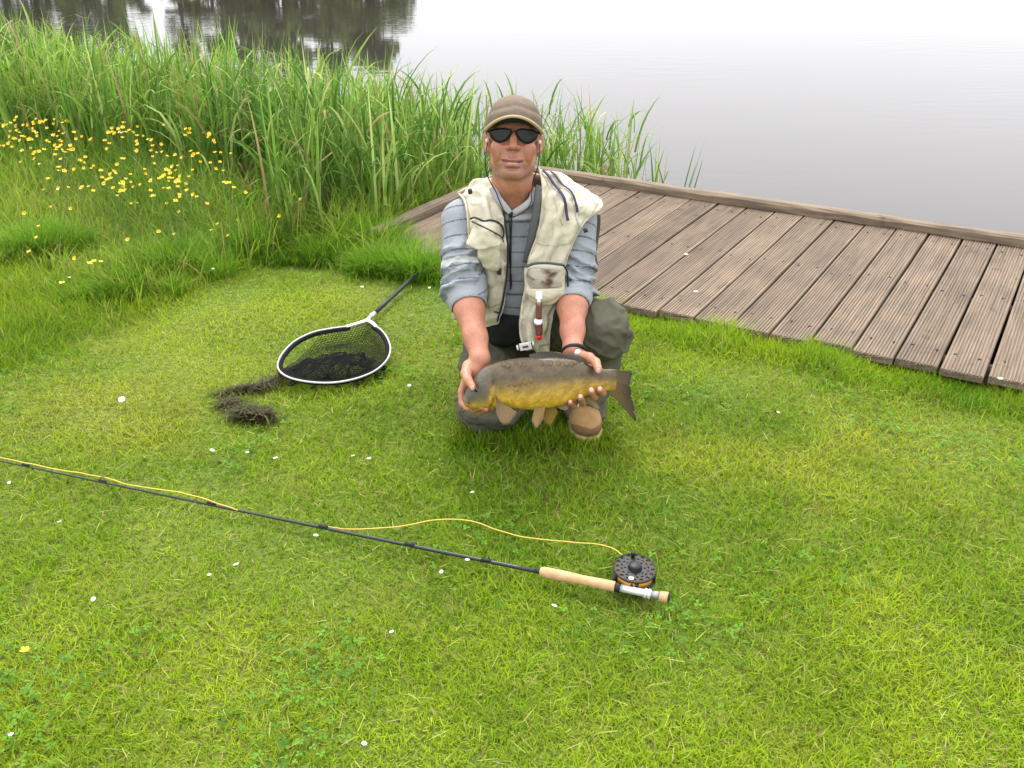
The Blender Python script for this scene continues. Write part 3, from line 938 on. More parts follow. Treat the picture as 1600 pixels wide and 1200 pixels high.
def flower_mesh(name, n, r, cup, stem, mats, eye=0.0):
    V, F, MI = [], [], []
    def put(vs, fs, mi):
        b = len(V); V.extend(vs); F.extend([tuple(i + b for i in f) for f in fs]); MI.extend([mi] * len(fs))
    for k in range(n):
        a = 2 * math.pi * k / n; w = math.pi / n * 1.15
        c_, s_ = math.cos(a), math.sin(a)
        pr = lambda rr, da, zz: (rr * math.cos(a + da), rr * math.sin(a + da), zz)
        put([pr(r * 0.12, 0, 0), pr(r * 0.65, -w * 0.8, cup * 0.45), pr(r * 0.98, -w * 0.45, cup), pr(r, w * 0.45, cup * 1.02), pr(r * 0.65, w * 0.8, cup * 0.45)], [(0, 1, 2, 3, 4)], 0)
    if eye:
        mb = MB().ball((0, 0, r * 0.05), (eye, eye, eye * 0.5), 8, 4); put(mb.v, mb.f, 1)
    mb = MB().tube([(0, 0, 0), (0.004, 0.002, -stem * 0.5), (0.0, -0.004, -stem)], 0.0011, 4); put(mb.v, mb.f, len(mats) - 1)
    me = np_mesh(name, np.array(V), F, smooth_=False)
    for m in mats: me.materials.append(m)
    me.polygons.foreach_set('material_index', MI)
    return me

daisy_me = [flower_mesh('daisy', 11, rr, 0.002, 0.035, [m_petal_w, m_eye_y, m_stem], 0.0032) for rr in (0.0095, 0.0085)]
daisies = [(332, 708, 'white daisy at the left end of the row above the rod line'), (387, 711, 'white daisy second from the left in the row above the rod line'), (431, 719, 'faint white daisy between two daisy pairs above the rod'),
           (552, 715, 'left daisy of the close pair left of the kneeling knee'), (577, 720, 'right daisy of the close pair left of the kneeling knee'), (15, 756, 'daisy at the left frame edge just below the rod'),
           (93, 817, 'daisy below the rod near the left edge of the lawn'), (494, 841, 'daisy right under the rod where the yellow line leaves it'), (370, 889, 'upper of two daisies in the lawn below the rod'),
           (328, 905, 'lower of two daisies in the lawn below the rod'), (147, 940, 'lone daisy in the lower left lawn'), (612, 986, 'lone daisy in the middle of the front lawn'),
           (730, 876, 'daisy beside the rod left of the cork grip'), (690, 894, 'daisy just below the rod left of the cork grip'), (567, 466, 'daisy in the lawn left of the net handle'), (335, 433, 'daisy by the tussock at the lawn edge'),
           (110, 443, 'daisy near the left lawn edge beside a yellow flower'), (200, 464, 'daisy at the foot of the small left tussock'), (345, 368, 'daisy in the rough grass under the yellow flowers'),
           (192, 633, 'large white flower head in the lawn left of the weed strand'), (569, 1163, 'daisy at the bottom edge of the frame'), (18, 1150, 'daisy in the bottom left corner'), (1215, 648, 'daisy in the lawn right of the fish tail'),
           (866, 946, 'daisy below the cork grip of the rod'), (370, 1000 - 110, None), (738, 770, 'faint daisy in the lawn below the kneeling knee'), (640, 612, 'daisy between the net and the angler'), (672, 470, 'daisy beside the angler left sleeve')]
for i, (px, py, lab) in enumerate(daisies):
    if lab is None: continue
    g = G(px, py, 0.035)
    o = bpy.data.objects.new('daisy', daisy_me[i % 2]); COL.objects.link(o)
    zz = float(ground_z(g[None, 0], g[None, 1])[0]) + (0.04 if py > 500 else 0.06)
    o.location = (g[0], g[1], zz)
    sc = 1.4 if px == 192 else random.uniform(0.62, 0.85)
    o.scale = (sc, sc, sc)
    o.rotation_euler = (random.uniform(-0.1, 0.5), random.uniform(-0.3, 0.3), random.uniform(0, 6))
    tag(o, lab, 'daisy', 'daisies scattered in the lawn')

bc_me = [flower_mesh('buttercup', 5, rr, 0.007, st, [m_petal_y, m_stem]) for rr, st in ((0.0100, 0.42), (0.0088, 0.40), (0.0112, 0.38))]
bc_low = flower_mesh('buttercup_low', 5, 0.011, 0.005, 0.12, [m_petal_y, m_stem])
clusters = [(28, 205, 26, 10, 14), (45, 215, 22, 14, 14), (70, 195, 22, 4, 6), (85, 215, 24, 14, 16), (110, 225, 26, 14, 10), (10, 236, 14, 6, 5), (50, 240, 26, 10, 9), (100, 245, 22, 12, 9),
            (125, 260, 24, 10, 8), (170, 215, 16, 14, 10), (185, 208, 16, 10, 8), (215, 220, 22, 12, 14), (230, 245, 22, 8, 9), (165, 275, 22, 10, 11), (200, 285, 14, 8, 10), (262, 275, 18, 10, 18),
            (275, 285, 14, 8, 8), (302, 205, 12, 10, 8), (330, 222, 8, 8, 6), (340, 265, 12, 8, 9), (300, 252, 20, 5, 6), (230, 305, 12, 5, 5), (290, 310, 16, 8, 8), (130, 300, 34, 6, 7), (180, 300, 20, 8, 5), (365, 292, 14, 6, 4)]
pts = []
for (cx, cy, sx, sy, n) in clusters:
    for _ in range(int(n * 1.16)): pts.append((cx + random.gauss(0, sx * 0.85), cy + random.gauss(0, sy * 0.95), 0))
lone = [(112, 333), (82, 331), (40, 341), (62, 362), (58, 376), (46, 396), (117, 404), (147, 410), (200, 377), (248, 362), (272, 365), (330, 360), (340, 352), (357, 368), (372, 345), (437, 336), (402, 256), (458, 300), (470, 310), (215, 375 - 56), (158, 411), (140, 413), (206, 320), (262, 322), (280, 332)]
for (px, py) in lone: pts.append((px, py, 1))
for i, (px, py, low) in enumerate(pts):
    h = (0.20 if py < 345 else 0.13) if low else random.uniform(0.30, 0.42)
    g = G(px, py, h)
    gz = float(ground_z(g[None, 0], g[None, 1])[0])
    o = bpy.data.objects.new('buttercup', bc_low if low and py > 345 else bc_me[i % 3]); COL.objects.link(o)
    o.location = (g[0], g[1], gz + h)
    sc = random.uniform(0.75, 1.1); o.scale = (sc, sc, sc)
    o.rotation_euler = (random.uniform(0.0, 1.0), random.uniform(-0.4, 0.4), random.uniform(-0.5, 0.5))
    tag(o, 'single yellow buttercup scattered low in the grass below the flower patch' if low else 'yellow buttercup in the dense flower patch before the reeds at left', 'buttercup', 'scattered low buttercups' if low else 'buttercups in the flower patch')
g = G(40, 1020, 0.03)
o = bpy.data.objects.new('buttercup', bc_low); COL.objects.link(o); o.location = tuple(g + np.array([0, 0, 0.006]))
tag(o, 'lone yellow buttercup in the front lawn near the left edge', 'buttercup')
g = G(97, 443, 0.08)
o = bpy.data.objects.new('buttercup', bc_low); COL.objects.link(o); o.location = tuple(g); o.scale = (1.3, 1.3, 1.3)
tag(o, 'yellow buttercup beside a daisy at the left lawn edge', 'buttercup')

# ------------------------------------------------------------------ landing net
m_alu = simple('brushed_aluminium', (0.44, 0.44, 0.43), 0.4, 0.3)
m_blackm = simple('black_handle_coating', (0.014, 0.016, 0.018), 0.45, spec=0.3)
m_mesh = simple('black_net_cord', (0.008, 0.009, 0.009), 0.9, spec=0.1)
net = empty('landing_net', tuple(G(525, 550)))
tag(net, 'landing net with oval aluminium hoop, black mesh and long black handle lying on the lawn', 'landing net')
hoop_px = [(572, 502), (548, 509), (520, 513), (490, 519), (462, 532), (443, 550), (434, 568), (438, 581), (455, 591), (485, 597), (520, 598), (555, 592), (585, 580), (604, 563), (610, 546), (606, 530), (597, 517), (586, 509), (577, 502)]
hz = 0.055
hoop = catmull([G(a, b_, hz) for a, b_ in hoop_px], 140)
MB().tube(hoop[8:-6], 0.0036, 10).build('hoop', m_alu, net)
rim = []
cen = hoop.mean(0)
for q in hoop: rim.append(q + nrm(cen - q) * 0.010 + np.array([0, 0, -0.006]))
MB().tube(rim[8:-6], 0.008, 6).build('net_rim', m_mesh, net)
yk = MB()
yk.tube(catmull([G(541, 511, hz), G(558, 506, hz), G(571, 501.5, hz), G(578, 496, hz)], 12), 0.0072, 10)
yk.tube(catmull([G(588, 511, hz), G(581, 504, hz), G(574, 501, hz)], 8), 0.0072, 10)
yk.build('yoke', simple('polished_yoke', (0.86, 0.87, 0.86), 0.3, 0.3), net)
hA = G(577, 497, hz); hB = G(694, 388, DTOP + 0.03)
MB().tube([hA + (hB - hA) * t for t in (0.0, 0.03, 0.06)], [0.008, 0.0105, 0.0095], 12).build('ferrule', m_alu, net)
MB().tube([hA + (hB - hA) * t for t in np.linspace(0.04, 1.0, 6)], 0.0088, 12).build('handle', m_blackm, net)
# knotted mesh: strands over a sagging bag that lies crumpled on the turf
M = 46
hp = hoop[:-1]
mbn = MB()
loC = hoop.min(0); hiC = hoop.max(0)
poly = hoop[:, :2]
def inside(q):
    c = False; j = len(poly) - 1
    for i in range(len(poly)):
        if (poly[i, 1] > q[1]) != (poly[j, 1] > q[1]) and q[0] < (poly[j, 0] - poly[i, 0]) * (q[1] - poly[i, 1]) / (poly[j, 1] - poly[i, 1] + 1e-12) + poly[i, 0]: c = not c
        j = i
    return c
def bag(q):
    d = np.min(np.hypot(poly[:, 0] - q[0], poly[:, 1] - q[1]))
    z = hz - 0.035 * smooth(0, 0.10, d) + 0.012 * vnoise(np.array([[q[0] * 14, q[1] * 14, 0]]), 5)[0] * smooth(0.02, 0.1, d)
    return np.array([q[0], q[1], z])
sp = 0.0095
NV, NE = [], []
gxn = np.arange(loC[0], hiC[0], sp); gyn = np.arange(loC[1], hiC[1], sp)
idx = {}
for i, a in enumerate(gxn):
    for j, c_ in enumerate(gyn):
        q = (a + 0.25 * (c_ - loC[1]), c_)
        if inside(q): idx[(i, j)] = bag(q)
def strand_mesh(idx, rad):
    V, F = [], []
    for (i, j), a in idx.items():
        for k in ((i + 1, j), (i, j + 1)):
            if k in idx:
                b_ = idx[k]; dv = nrm(b_ - a); s1 = nrm(np.cross(dv, (0, 0, 1))) * rad; s2 = np.cross(s1, dv)
                base = len(V)
                for q in (a, b_):
                    V += [q + s1, q - 0.5 * s1 + 0.87 * s2, q - 0.5 * s1 - 0.87 * s2]
                for e_ in range(3): F.append((base + e_, base + (e_ + 1) % 3, base + 3 + (e_ + 1) % 3, base + 3 + e_))
    return np.array(V), F
V, F = strand_mesh(idx, 0.0011)
o = link('net_mesh', np_mesh('net_mesh', V, F, smooth_=False), m_mesh, net); o['kind'] = 'stuff'
# slack bag folded back in a dark heap inside the hoop
idx2 = {}
c2 = G(525, 572, 0.05)[:2]
for i in range(-30, 31):
    for j in range(-16, 17):
        a, c_ = i * 0.006, j * 0.0065
        if (a / 0.17) ** 2 + (c_ / 0.10) ** 2 < 1 + 0.3 * math.sin(i * 0.5):
            f = vnoise(np.array([[a * 30, c_ * 45, 1.0]]), 8)[0]
            e_ = (a / 0.17) ** 2 + (c_ / 0.10) ** 2
            idx2[(i, j)] = np.array([c2[0] + a + 0.02 * f, c2[1] + c_ + 0.03 * f, 0.03 + 0.035 * max(0, 1 - e_) + 0.018 * f])
V2, F2 = strand_mesh(idx2, 0.0016)
o = link('net_fold', np_mesh('net_fold', V2, F2, smooth_=False), m_mesh, net); o['kind'] = 'stuff'

# ------------------------------------------------------------------ pulled-up water weed
m_weed = attr_mat('wet_water_weed', rough=0.6, spec=0.15)
def weed(path, wid, n, lab, h=0.03):
    path = np.array([G(a, b_) for a, b_ in path])
    dense = catmull(path, 60)
    c = dense[30].copy()
    i = rng.integers(0, 60, n)
    w = wid * (0.5 + 0.5 * np.sin(np.pi * (i + 6) / 72))
    pos = dense[i] + np.stack([rng.normal(0, 1, n) * w, rng.normal(0, 1, n) * w, rng.uniform(0.01, 0.012 + h, n)], 1)
    col = np.array([0.030, 0.021, 0.007]) * rng.uniform(0.5, 1.8, (n, 1))
    gr = rng.uniform(0, 1, n) < 0.25; col[gr] = np.array([0.05, 0.06, 0.014])
    tg = np.gradient(dense, axis=0)[i]
    v = ribbons(pos, np.arctan2(tg[:, 1], tg[:, 0]) + rng.normal(0, 0.8, n) + np.where(rng.uniform(0, 1, n) < 0.5, np.pi, 0), rng.uniform(1.4, 1.75, n), rng.uniform(-0.6, 0.6, n), rng.uniform(0.02, 0.07, n), rng.uniform(0.002, 0.0055, n), col, 4, twist=rng.uniform(-1, 1, n))
    V = v[0] - np.array([c[0], c[1], 0], np.float32)
    o = link('water_weed', np_mesh('water_weed', V, v[1], v[2], smooth_=False), m_weed)
    o.location = (c[0], c[1], 0)
    tag(o, lab, 'water weed', 'pulled-up water weed on the lawn')
weed([(342, 626), (375, 617), (405, 612), (432, 600), (455, 586), (478, 577)], 0.007, 800, 'long dark strand of wet water weed trailing from the net hoop', 0.022)
weed([(350, 640), (372, 634)], 0.014, 220, 'thin wisp of weed under the end of the long strand', 0.015)
weed([(372, 657), (395, 656), (420, 661)], 0.017, 900, 'compact brown clump of water weed below the long strand', 0.032)

# ------------------------------------------------------------------ fly rod and reel
rod = empty('fly_rod', tuple(G(990, 926)))
tag(rod, 'black fly rod with cork grip and black large arbor reel lying across the lawn', 'fishing rod')
m_cork = simple('cork', (0.46, 0.30, 0.15), 0.8, var=0.35, scale=55, bump=0.5, bscale=160, bdist=0.0015)
m_carbon = simple('black_carbon_blank', (0.014, 0.018, 0.020), 0.25)
m_silver = simple('anodised_silver', (0.78, 0.79, 0.80), 0.3, 0.55)
m_reel = simple('black_anodised_reel', (0.012, 0.013, 0.015), 0.45, spec=0.3)
rz = 0.038
butt = G(1044, 934, rz); tipv = G(0, 718, rz)
rd = nrm(tipv - butt)
def on_rod(px):                      # point of the rod axis whose picture column is px
    lo, hi = 0.0, 4.0
    for _ in range(50):
        m = (lo + hi) / 2; q = butt + rd * m
        X = 800 + FPX * q[0] / (q[1] * CP + (CAMH - q[2]) * SP)
        if X > px: lo = m
        else: hi = m
    return lo
s_cap, s_seat1, s_seat0, s_g1, s_g0 = 0.0, on_rod(1028), on_rod(962), on_rod(962), on_rod(844)
rl = 2.75
MB().tube([butt + rd * t + np.array([0, 0, -0.006 * math.sin(t)]) for t in np.linspace(s_g0 - 0.01, rl, 30)], np.linspace(0.0056, 0.0010, 30), 10).build('blank', m_carbon, rod)
gl = s_g0 - s_g1
prof = [(0, 0.0118), (0.004, 0.0136), (gl * 0.15, 0.0135), (gl * 0.45, 0.0122), (gl * 0.7, 0.0142), (gl * 0.93, 0.0138), (gl * 0.985, 0.0118), (gl, 0.0085)]
MB().lathe(butt + rd * s_g1, rd, prof, 24).build('cork_grip', m_cork, rod)
MB().lathe(butt + rd * (s_g0 - 0.002), rd, [(0, 0.0078), (0.010, 0.0072), (0.014, 0.006)], 16).build('winding_check', m_blackm, rod)
MB().lathe(butt + rd * (s_g1 - 0.012), rd, [(0, 0.0115), (0.001, 0.0130), (0.013, 0.0130)], 20).build('hood', m_reel, rod)
seat_l = s_seat0 - s_seat1
MB().lathe(butt + rd * (s_seat1 + 0.012), rd, [(0, 0.0098), (seat_l - 0.02, 0.0098)], 20).build('reel_seat', m_silver, rod)
rg = MB()
for t in (0.018, 0.027): rg.lathe(butt + rd * (s_seat1 + t), rd, [(0, 0.0108), (0.0015, 0.0128), (0.0055, 0.0128), (0.007, 0.0108)], 20)
rg.build('locking_ring', m_silver, rod)
MB().lathe(butt + rd * (s_seat1 - 0.004), rd, [(0, 0.0106), (0.02, 0.0100)], 18).build('seat_end', simple('grey_seat_end', (0.30, 0.30, 0.30), 0.35, 0.6), rod)
MB().lathe(butt, rd, [(0, 0.0125), (0.003, 0.0140), (s_seat1 - 0.004, 0.0122)], 22).build('butt_cap', m_cork, rod)
MB().lathe(butt - rd * 0.003, rd, [(0, 0.0118), (0.003, 0.0126)], 20).build('butt_button', m_blackm, rod)
for px in (760, 640, 505, 330, 160, 40):
    q = butt + rd * on_rod(px)
    up = nrm(np.array([0, 0.5, 0.85]))
    pts_ = [q + rd * (-0.012), q + rd * (-0.004) + up * 0.010, q + up * 0.013, q + rd * 0.004 + up * 0.010, q + rd * 0.012]
    g_ = MB().tube(catmull(pts_, 14), 0.0008, 6); wr = 0.0062 - 0.0046 * on_rod(px) / rl
    g_.tube([q - rd * 0.013, q + rd * 0.013], wr, 8)
    g_.build('guide', m_blackm, rod)
# reel: lies beyond the seat, its face tipped up towards the photographer
side = nrm(np.array([-rd[1], rd[0], 0])); side = side if side[1] > 0 else -side
ax = nrm(np.array([0.03, -0.10, 0.99]))
rc = G(992, 888, 0.066)                          # centre of the reel's face
R = 0.0535
reel = MB().lathe(rc - ax * 0.036, ax, [(0, R * 0.93), (0.002, R), (0.006, R), (0.008, R * 0.94)], 40)
u1 = nrm(np.cross(ax, rd)); u2 = np.cross(ax, u1)
for th in np.radians([20, 92, 164, 236, 308]):   # pillars of the open cage
    q = u1 * math.cos(th) + u2 * math.sin(th)
    reel.tube([rc - ax * 0.034 + q * (R - 0.003), rc - ax * 0.002 + q * (R - 0.003)], 0.0042, 8)
reel_o = reel.build('reel', m_reel, rod)
def holed_disc(c, ax, r0, r1, th, nr, na, hole):
    """flat disc ring with open cells where hole(i, j) is true"""
    V, F = [], []
    rs = np.linspace(r0, r1, nr + 1)
    for lvl in (0, 1):
        for i in range(nr + 1):
            for j in range(na):
                t = 2 * math.pi * j / na
                V.append(c + ax * (th * (lvl - 0.5)) + rs[i] * (math.cos(t) * u1 + math.sin(t) * u2))
    id_ = lambda l, i, j: l * (nr + 1) * na + i * na + j % na
    sol = lambda i, j: 0 <= i < nr and not hole(i, j % na)
    for i in range(nr):
        for j in range(na):
            if not sol(i, j): continue
            F.append((id_(1, i, j), id_(1, i + 1, j), id_(1, i + 1, j + 1), id_(1, i, j + 1)))
            F.append((id_(0, i, j), id_(0, i, j + 1), id_(0, i + 1, j + 1), id_(0, i + 1, j)))
            if not sol(i - 1, j): F.append((id_(0, i, j), id_(1, i, j), id_(1, i, j + 1), id_(0, i, j + 1)))
            if not sol(i + 1, j): F.append((id_(0, i + 1, j), id_(0, i + 1, j + 1), id_(1, i + 1, j + 1), id_(1, i + 1, j)))
            if not sol(i, j - 1): F.append((id_(0, i, j), id_(0, i + 1, j), id_(1, i + 1, j), id_(1, i, j)))
            if not sol(i, j + 1): F.append((id_(0, i, j + 1), id_(1, i, j + 1), id_(1, i + 1, j + 1), id_(0, i + 1, j + 1)))
    mb = MB(); mb.add(V, F); return mb
hole = lambda i, j: (i in (6, 7) and j % 4 in (1, 2)) or (i == 4 and j % 4 in (0, 3)) or (i == 2 and j % 8 in (2, 3))
holed_disc(rc, ax, 0.014, R, 0.003, 9, 64, hole).build('spool_face', m_reel, reel_o, False)
MB().lathe(rc - ax * 0.002, ax, [(0, R + 0.0006), (0.004, R + 0.0006), (0.005, R - 0.003), (0.0035, R - 0.0035)], 48, False).build('spool_rim', m_reel, reel_o)
MB().lathe(rc - ax * 0.003, ax, [(0, 0.0185), (0.006, 0.0180), (0.009, 0.016), (0.014, 0.0155), (0.016, 0.0135), (0.0162, 0.003)], 28).build('drag_knob', m_reel, reel_o)
MB().lathe(rc - ax * 0.027, ax, [(0, 0.0475), (0.022, 0.0475)], 36).build('wound_line', simple('orange_fly_line', (0.60, 0.30, 0.03), 0.5, bump=0.6, bscale=900), reel_o)
q = rc + nrm(-side * 0.95 + rd * 0.12) * 0.0395
q = rc + (-nrm(np.cross(ax, rd)) if np.cross(ax, rd)[1] > 0 else nrm(np.cross(ax, rd))) * 0.040 + ax * 0.0017
MB().lathe(q, ax, [(0, 0.0068), (0.0008, 0.0066)], 18).build('badge', simple('white_reel_badge', (0.75, 0.74, 0.72), 0.4), reel_o)
dn = nrm(np.cross(rd, ax))
mb = MB()
for k_, (sx, cw) in enumerate(((0.006, 0.008), (0.0025, 0.004), (-0.002, 0.008))):
    mb.box(q + ax * 0.0009 + dn * sx, rd, dn, ax, cw, 0.0012, 0.0006)
mb.build('badge_print', simple('badge_red_print', (0.35, 0.06, 0.05), 0.5), reel_o, False)
ht = math.radians(200)
hq = rc + (u1 * math.cos(ht) + u2 * math.sin(ht)) * 0.043
MB().lathe(hq, ax, [(0, 0.004), (0.002, 0.0035), (0.003, 0.0055), (0.014, 0.0062), (0.016, 0.004)], 14).build('crank_handle', m_reel, reel_o)
sm = butt + rd * (s_seat1 + seat_l * 0.52)
ft = MB()
ft.tube([sm + np.array([0, 0, 0.004]) + side * 0.008, sm + side * 0.03, rc - ax * 0.018 - side * 0.047], [0.007, 0.006, 0.007], 10)
ft.tube([sm - rd * 0.030 + side * 0.0085, sm + side * 0.0105, sm + rd * 0.030 + side * 0.0085], [0.003, 0.006, 0.003], 8)
ft.build('reel_foot', m_reel, reel_o)

# ------------------------------------------------------------------ fly line
ln_px = [(972, 867), (955, 856), (930, 850), (895, 847), (850, 843), (810, 838), (775, 827), (740, 816), (710, 812), (680, 813), (640, 820), (600, 824), (560, 826), (528, 825), (500, 822), (470, 817), (440, 811), (410, 806), (380, 800), (352, 790), (320, 780), (285, 771), (255, 766), (225, 762), (195, 756), (165, 746), (130, 740), (95, 735), (60, 727), (25, 720), (-40, 706), (-120, 690)]
ln = []
for i, (a, b_) in enumerate(ln_px):
    zz = 0.036 if i else 0.05
    if 13 <= i <= 18: zz = 0.030
    if i > 18: zz = 0.046
    ln.append(G(a, b_, zz))
ln = catmull(ln, 260)
ln[:, 2] += 0.0025 * vnoise(ln * 22, 3)
o = MB().tube(ln, 0.0016, 6).build('fly_line', simple('yellow_fly_line', (0.62, 0.42, 0.07), 0.45))
tag(o, 'thin yellow fly line looping from the reel along the rod', 'fishing line')
# white flecks on the boards
m_fleck = simple('dropped_white_petal', (0.75, 0.73, 0.68), 0.6)
for (px, py, lab) in ((1072, 398, 'small white fleck on the deck boards behind the raised knee'), (1087, 456, 'white petal lying on a deck board right of the angler'), (1563, 592, 'white petals at the near deck corner beside the lawn')):
    g = G(px, py, DTOP + 0.003)
    mb = MB()
    for k in range(5):
        a = k * 1.25
        mb.ball(g + np.array([math.cos(a) * 0.006, math.sin(a) * 0.005, 0.002]), (0.005, 0.004, 0.002), 6, 4)
    o = mb.build('petal', m_fleck); tag(o, lab, 'petal')
# ------------------------------------------------------------------ distance-field modelling (organic shapes as one continuous surface)
class Field:
    def __init__(s, lo, hi, h):
        s.lo = np.asarray(lo, float); s.h = h
        s.n = np.ceil((np.asarray(hi, float) - s.lo) / h).astype(int) + 1
        s.D = np.full(s.n, 0.5, np.float32)
    def _blk(s, lo, hi):
        a = np.clip(np.floor((np.asarray(lo) - s.lo) / s.h).astype(int), 0, s.n)
        b = np.clip(np.ceil((np.asarray(hi) - s.lo) / s.h).astype(int) + 1, 0, s.n)
        sl = tuple(slice(i, j) for i, j in zip(a, b))
        ax = [(s.lo[k] + s.h * np.arange(a[k], b[k])).astype(np.float32) for k in range(3)]
        return sl, np.meshgrid(*ax, indexing='ij', sparse=True)
    def _put(s, sl, d, k, op):
        A = s.D[sl]
        if op == 'u':
            hh = np.maximum(k - np.abs(A - d), 0) / k if k > 0 else 0
            s.D[sl] = np.minimum(A, d) - hh * hh * k * 0.25
        elif op == 's':
            d = -d
            hh = np.maximum(k - np.abs(A - d), 0) / k if k > 0 else 0
            s.D[sl] = np.maximum(A, d) + hh * hh * k * 0.25
        elif op == 'i':
            s.D[sl] = np.maximum(A, d)
    def cone(s, a, b, ra, rb, k=0.01, op='u'):
        a = np.asarray(a, float); b = np.asarray(b, float)
        m = max(ra, rb) + k + 3 * s.h
        sl, (X, Y, Z) = s._blk(np.minimum(a, b) - m, np.maximum(a, b) + m)
        ab = b - a; L = ab @ ab + 1e-12
        t = np.clip(((X - a[0]) * ab[0] + (Y - a[1]) * ab[1] + (Z - a[2]) * ab[2]) / L, 0, 1)
        d = np.sqrt((X - a[0] - t * ab[0]) ** 2 + (Y - a[1] - t * ab[1]) ** 2 + (Z - a[2] - t * ab[2]) ** 2) - (ra + t * (rb - ra))
        s._put(sl, d.astype(np.float32), k, op); return s
    def chain(s, pts, rs, k=0.01, op='u'):
        for i in range(len(pts) - 1): s.cone(pts[i], pts[i + 1], rs[i], rs[i + 1], k, op)
        return s
    def ell(s, c, r, R=None, k=0.01, op='u'):
        c = np.asarray(c, float); r = np.asarray(r, float)
        R = np.eye(3) if R is None else np.asarray(R)          # rows: local axes in world
        m = np.max(r) + k + 3 * s.h
        sl, (X, Y, Z) = s._blk(c - m, c + m)
        x, y, z = X - c[0], Y - c[1], Z - c[2]
        l = [(x * R[i, 0] + y * R[i, 1] + z * R[i, 2]) for i in range(3)]
        k0 = np.sqrt(sum((l[i] / r[i]) ** 2 for i in range(3)))
        k1 = np.sqrt(sum((l[i] / r[i] ** 2) ** 2 for i in range(3))) + 1e-9
        s._put(sl, (k0 * (k0 - 1) / k1).astype(np.float32), k, op); return s
    def rbox(s, c, hs, R=None, rad=0.005, k=0.005, op='u'):
        c = np.asarray(c, float); hs = np.asarray(hs, float)
        R = np.eye(3) if R is None else np.asarray(R)
        m = np.linalg.norm(hs) + k + 3 * s.h
        sl, (X, Y, Z) = s._blk(c - m, c + m)
        x, y, z = X - c[0], Y - c[1], Z - c[2]
        q = [np.abs(x * R[i, 0] + y * R[i, 1] + z * R[i, 2]) - (hs[i] - rad) for i in range(3)]
        d = np.sqrt(sum(np.maximum(a, 0) ** 2 for a in q)) + np.minimum(np.maximum(np.maximum(q[0], q[1]), q[2]), 0) - rad
        s._put(sl, d.astype(np.float32), k, op); return s
    def plane(s, p, n, op='i'):
        """keep the side the normal points away from"""
        p = np.asarray(p, float); n = nrm(n)
        sl, (X, Y, Z) = s._blk(s.lo, s.lo + s.h * s.n)
        d = (X - p[0]) * n[0] + (Y - p[1]) * n[1] + (Z - p[2]) * n[2]
        s._put(sl, d.astype(np.float32), 0, op); return s
    def mesh(s):
        D = s.D
        I = D < 0
        c = np.zeros(tuple(s.n - 1), np.int8)
        sh = [(i, j, k) for i in (0, 1) for j in (0, 1) for k in (0, 1)]
        for (i, j, k) in sh: c += I[i:i + s.n[0] - 1, j:j + s.n[1] - 1, k:k + s.n[2] - 1]
        act = (c > 0) & (c < 8)
        ijk = np.argwhere(act)
        d = {q: D[ijk[:, 0] + q[0], ijk[:, 1] + q[1], ijk[:, 2] + q[2]] for q in sh}
        acc = np.zeros((len(ijk), 3)); cnt = np.zeros(len(ijk))
        for q in sh:
            for a in range(3):
                if q[a] == 0:
                    w = list(q); w[a] = 1; w = tuple(w)
                    cr = (d[q] < 0) != (d[w] < 0)
                    t = d[q] / np.where(cr, d[q] - d[w], 1)
                    p = np.tile(np.array(q, float), (len(ijk), 1)); p[:, a] += t
                    acc += np.where(cr[:, None], p, 0); cnt += cr
        V = s.lo + s.h * (ijk + acc / cnt[:, None])
        idx = np.full(act.shape, -1, np.int32); idx[act] = np.arange(len(ijk))
        F = []
        for a in range(3):
            b, c2 = (a + 1) % 3, (a + 2) % 3
            s0 = [slice(None)] * 3; s1 = [slice(None)] * 3
            s0[a] = slice(0, s.n[a] - 1); s1[a] = slice(1, s.n[a])
            A, B = I[tuple(s0)], I[tuple(s1)]
            e = np.argwhere(A != B)
            ok = (e[:, b] > 0) & (e[:, c2] > 0) & (e[:, b] < s.n[b] - 1) & (e[:, c2] < s.n[c2] - 1)
            e = e[ok]
            flip = ~A[e[:, 0], e[:, 1], e[:, 2]]
            def at(db, dc):
                q = e.copy(); q[:, b] -= db; q[:, c2] -= dc
                return idx[q[:, 0], q[:, 1], q[:, 2]]
            quad = np.stack([at(1, 1), at(0, 1), at(0, 0), at(1, 0)], 1)
            quad[flip] = quad[flip][:, ::-1]
            F.append(quad)
        F = np.concatenate(F)
        F = F[(F >= 0).all(1)]
        return V, F

def relax(V, F, it=2, f=0.5):
    """light Laplacian smoothing of a quad mesh"""
    for _ in range(it):
        S = np.zeros_like(V); c = np.zeros(len(V))
        for k in range(F.shape[1]):
            np.add.at(S, F[:, k], V[F[:, (k + 1) % F.shape[1]]]); np.add.at(c, F[:, k], 1)
            np.add.at(S, F[:, k], V[F[:, k - 1]]); np.add.at(c, F[:, k], 1)
        V = V + f * (S / np.maximum(c, 1)[:, None] - V)
    return V

def seg_t(p, a, b):
    ab = b - a
    t = np.clip(((p - a) @ ab) / (ab @ ab), 0, 1)
    return t, np.linalg.norm(p - a - t[:, None] * ab, axis=1)

def folds(V, N, axis, freq, amp, seed, warp=0.6, sharp=1.5):
    """cloth creases: warped ridges running across 'axis'"""
    axis = nrm(axis)
    s = V @ axis
    w = fbm(V * 14, seed) * warp
    ph = s * freq + w * 3.0 + 1.5 * vnoise(V * 6, seed + 9)
    r = (0.5 + 0.5 * np.sin(ph)) ** sharp
    return V + N * ((r - 0.4) * amp * (0.35 + 0.65 * np.clip(0.5 + vnoise(V * 9, seed + 5), 0, 1)))[:, None]

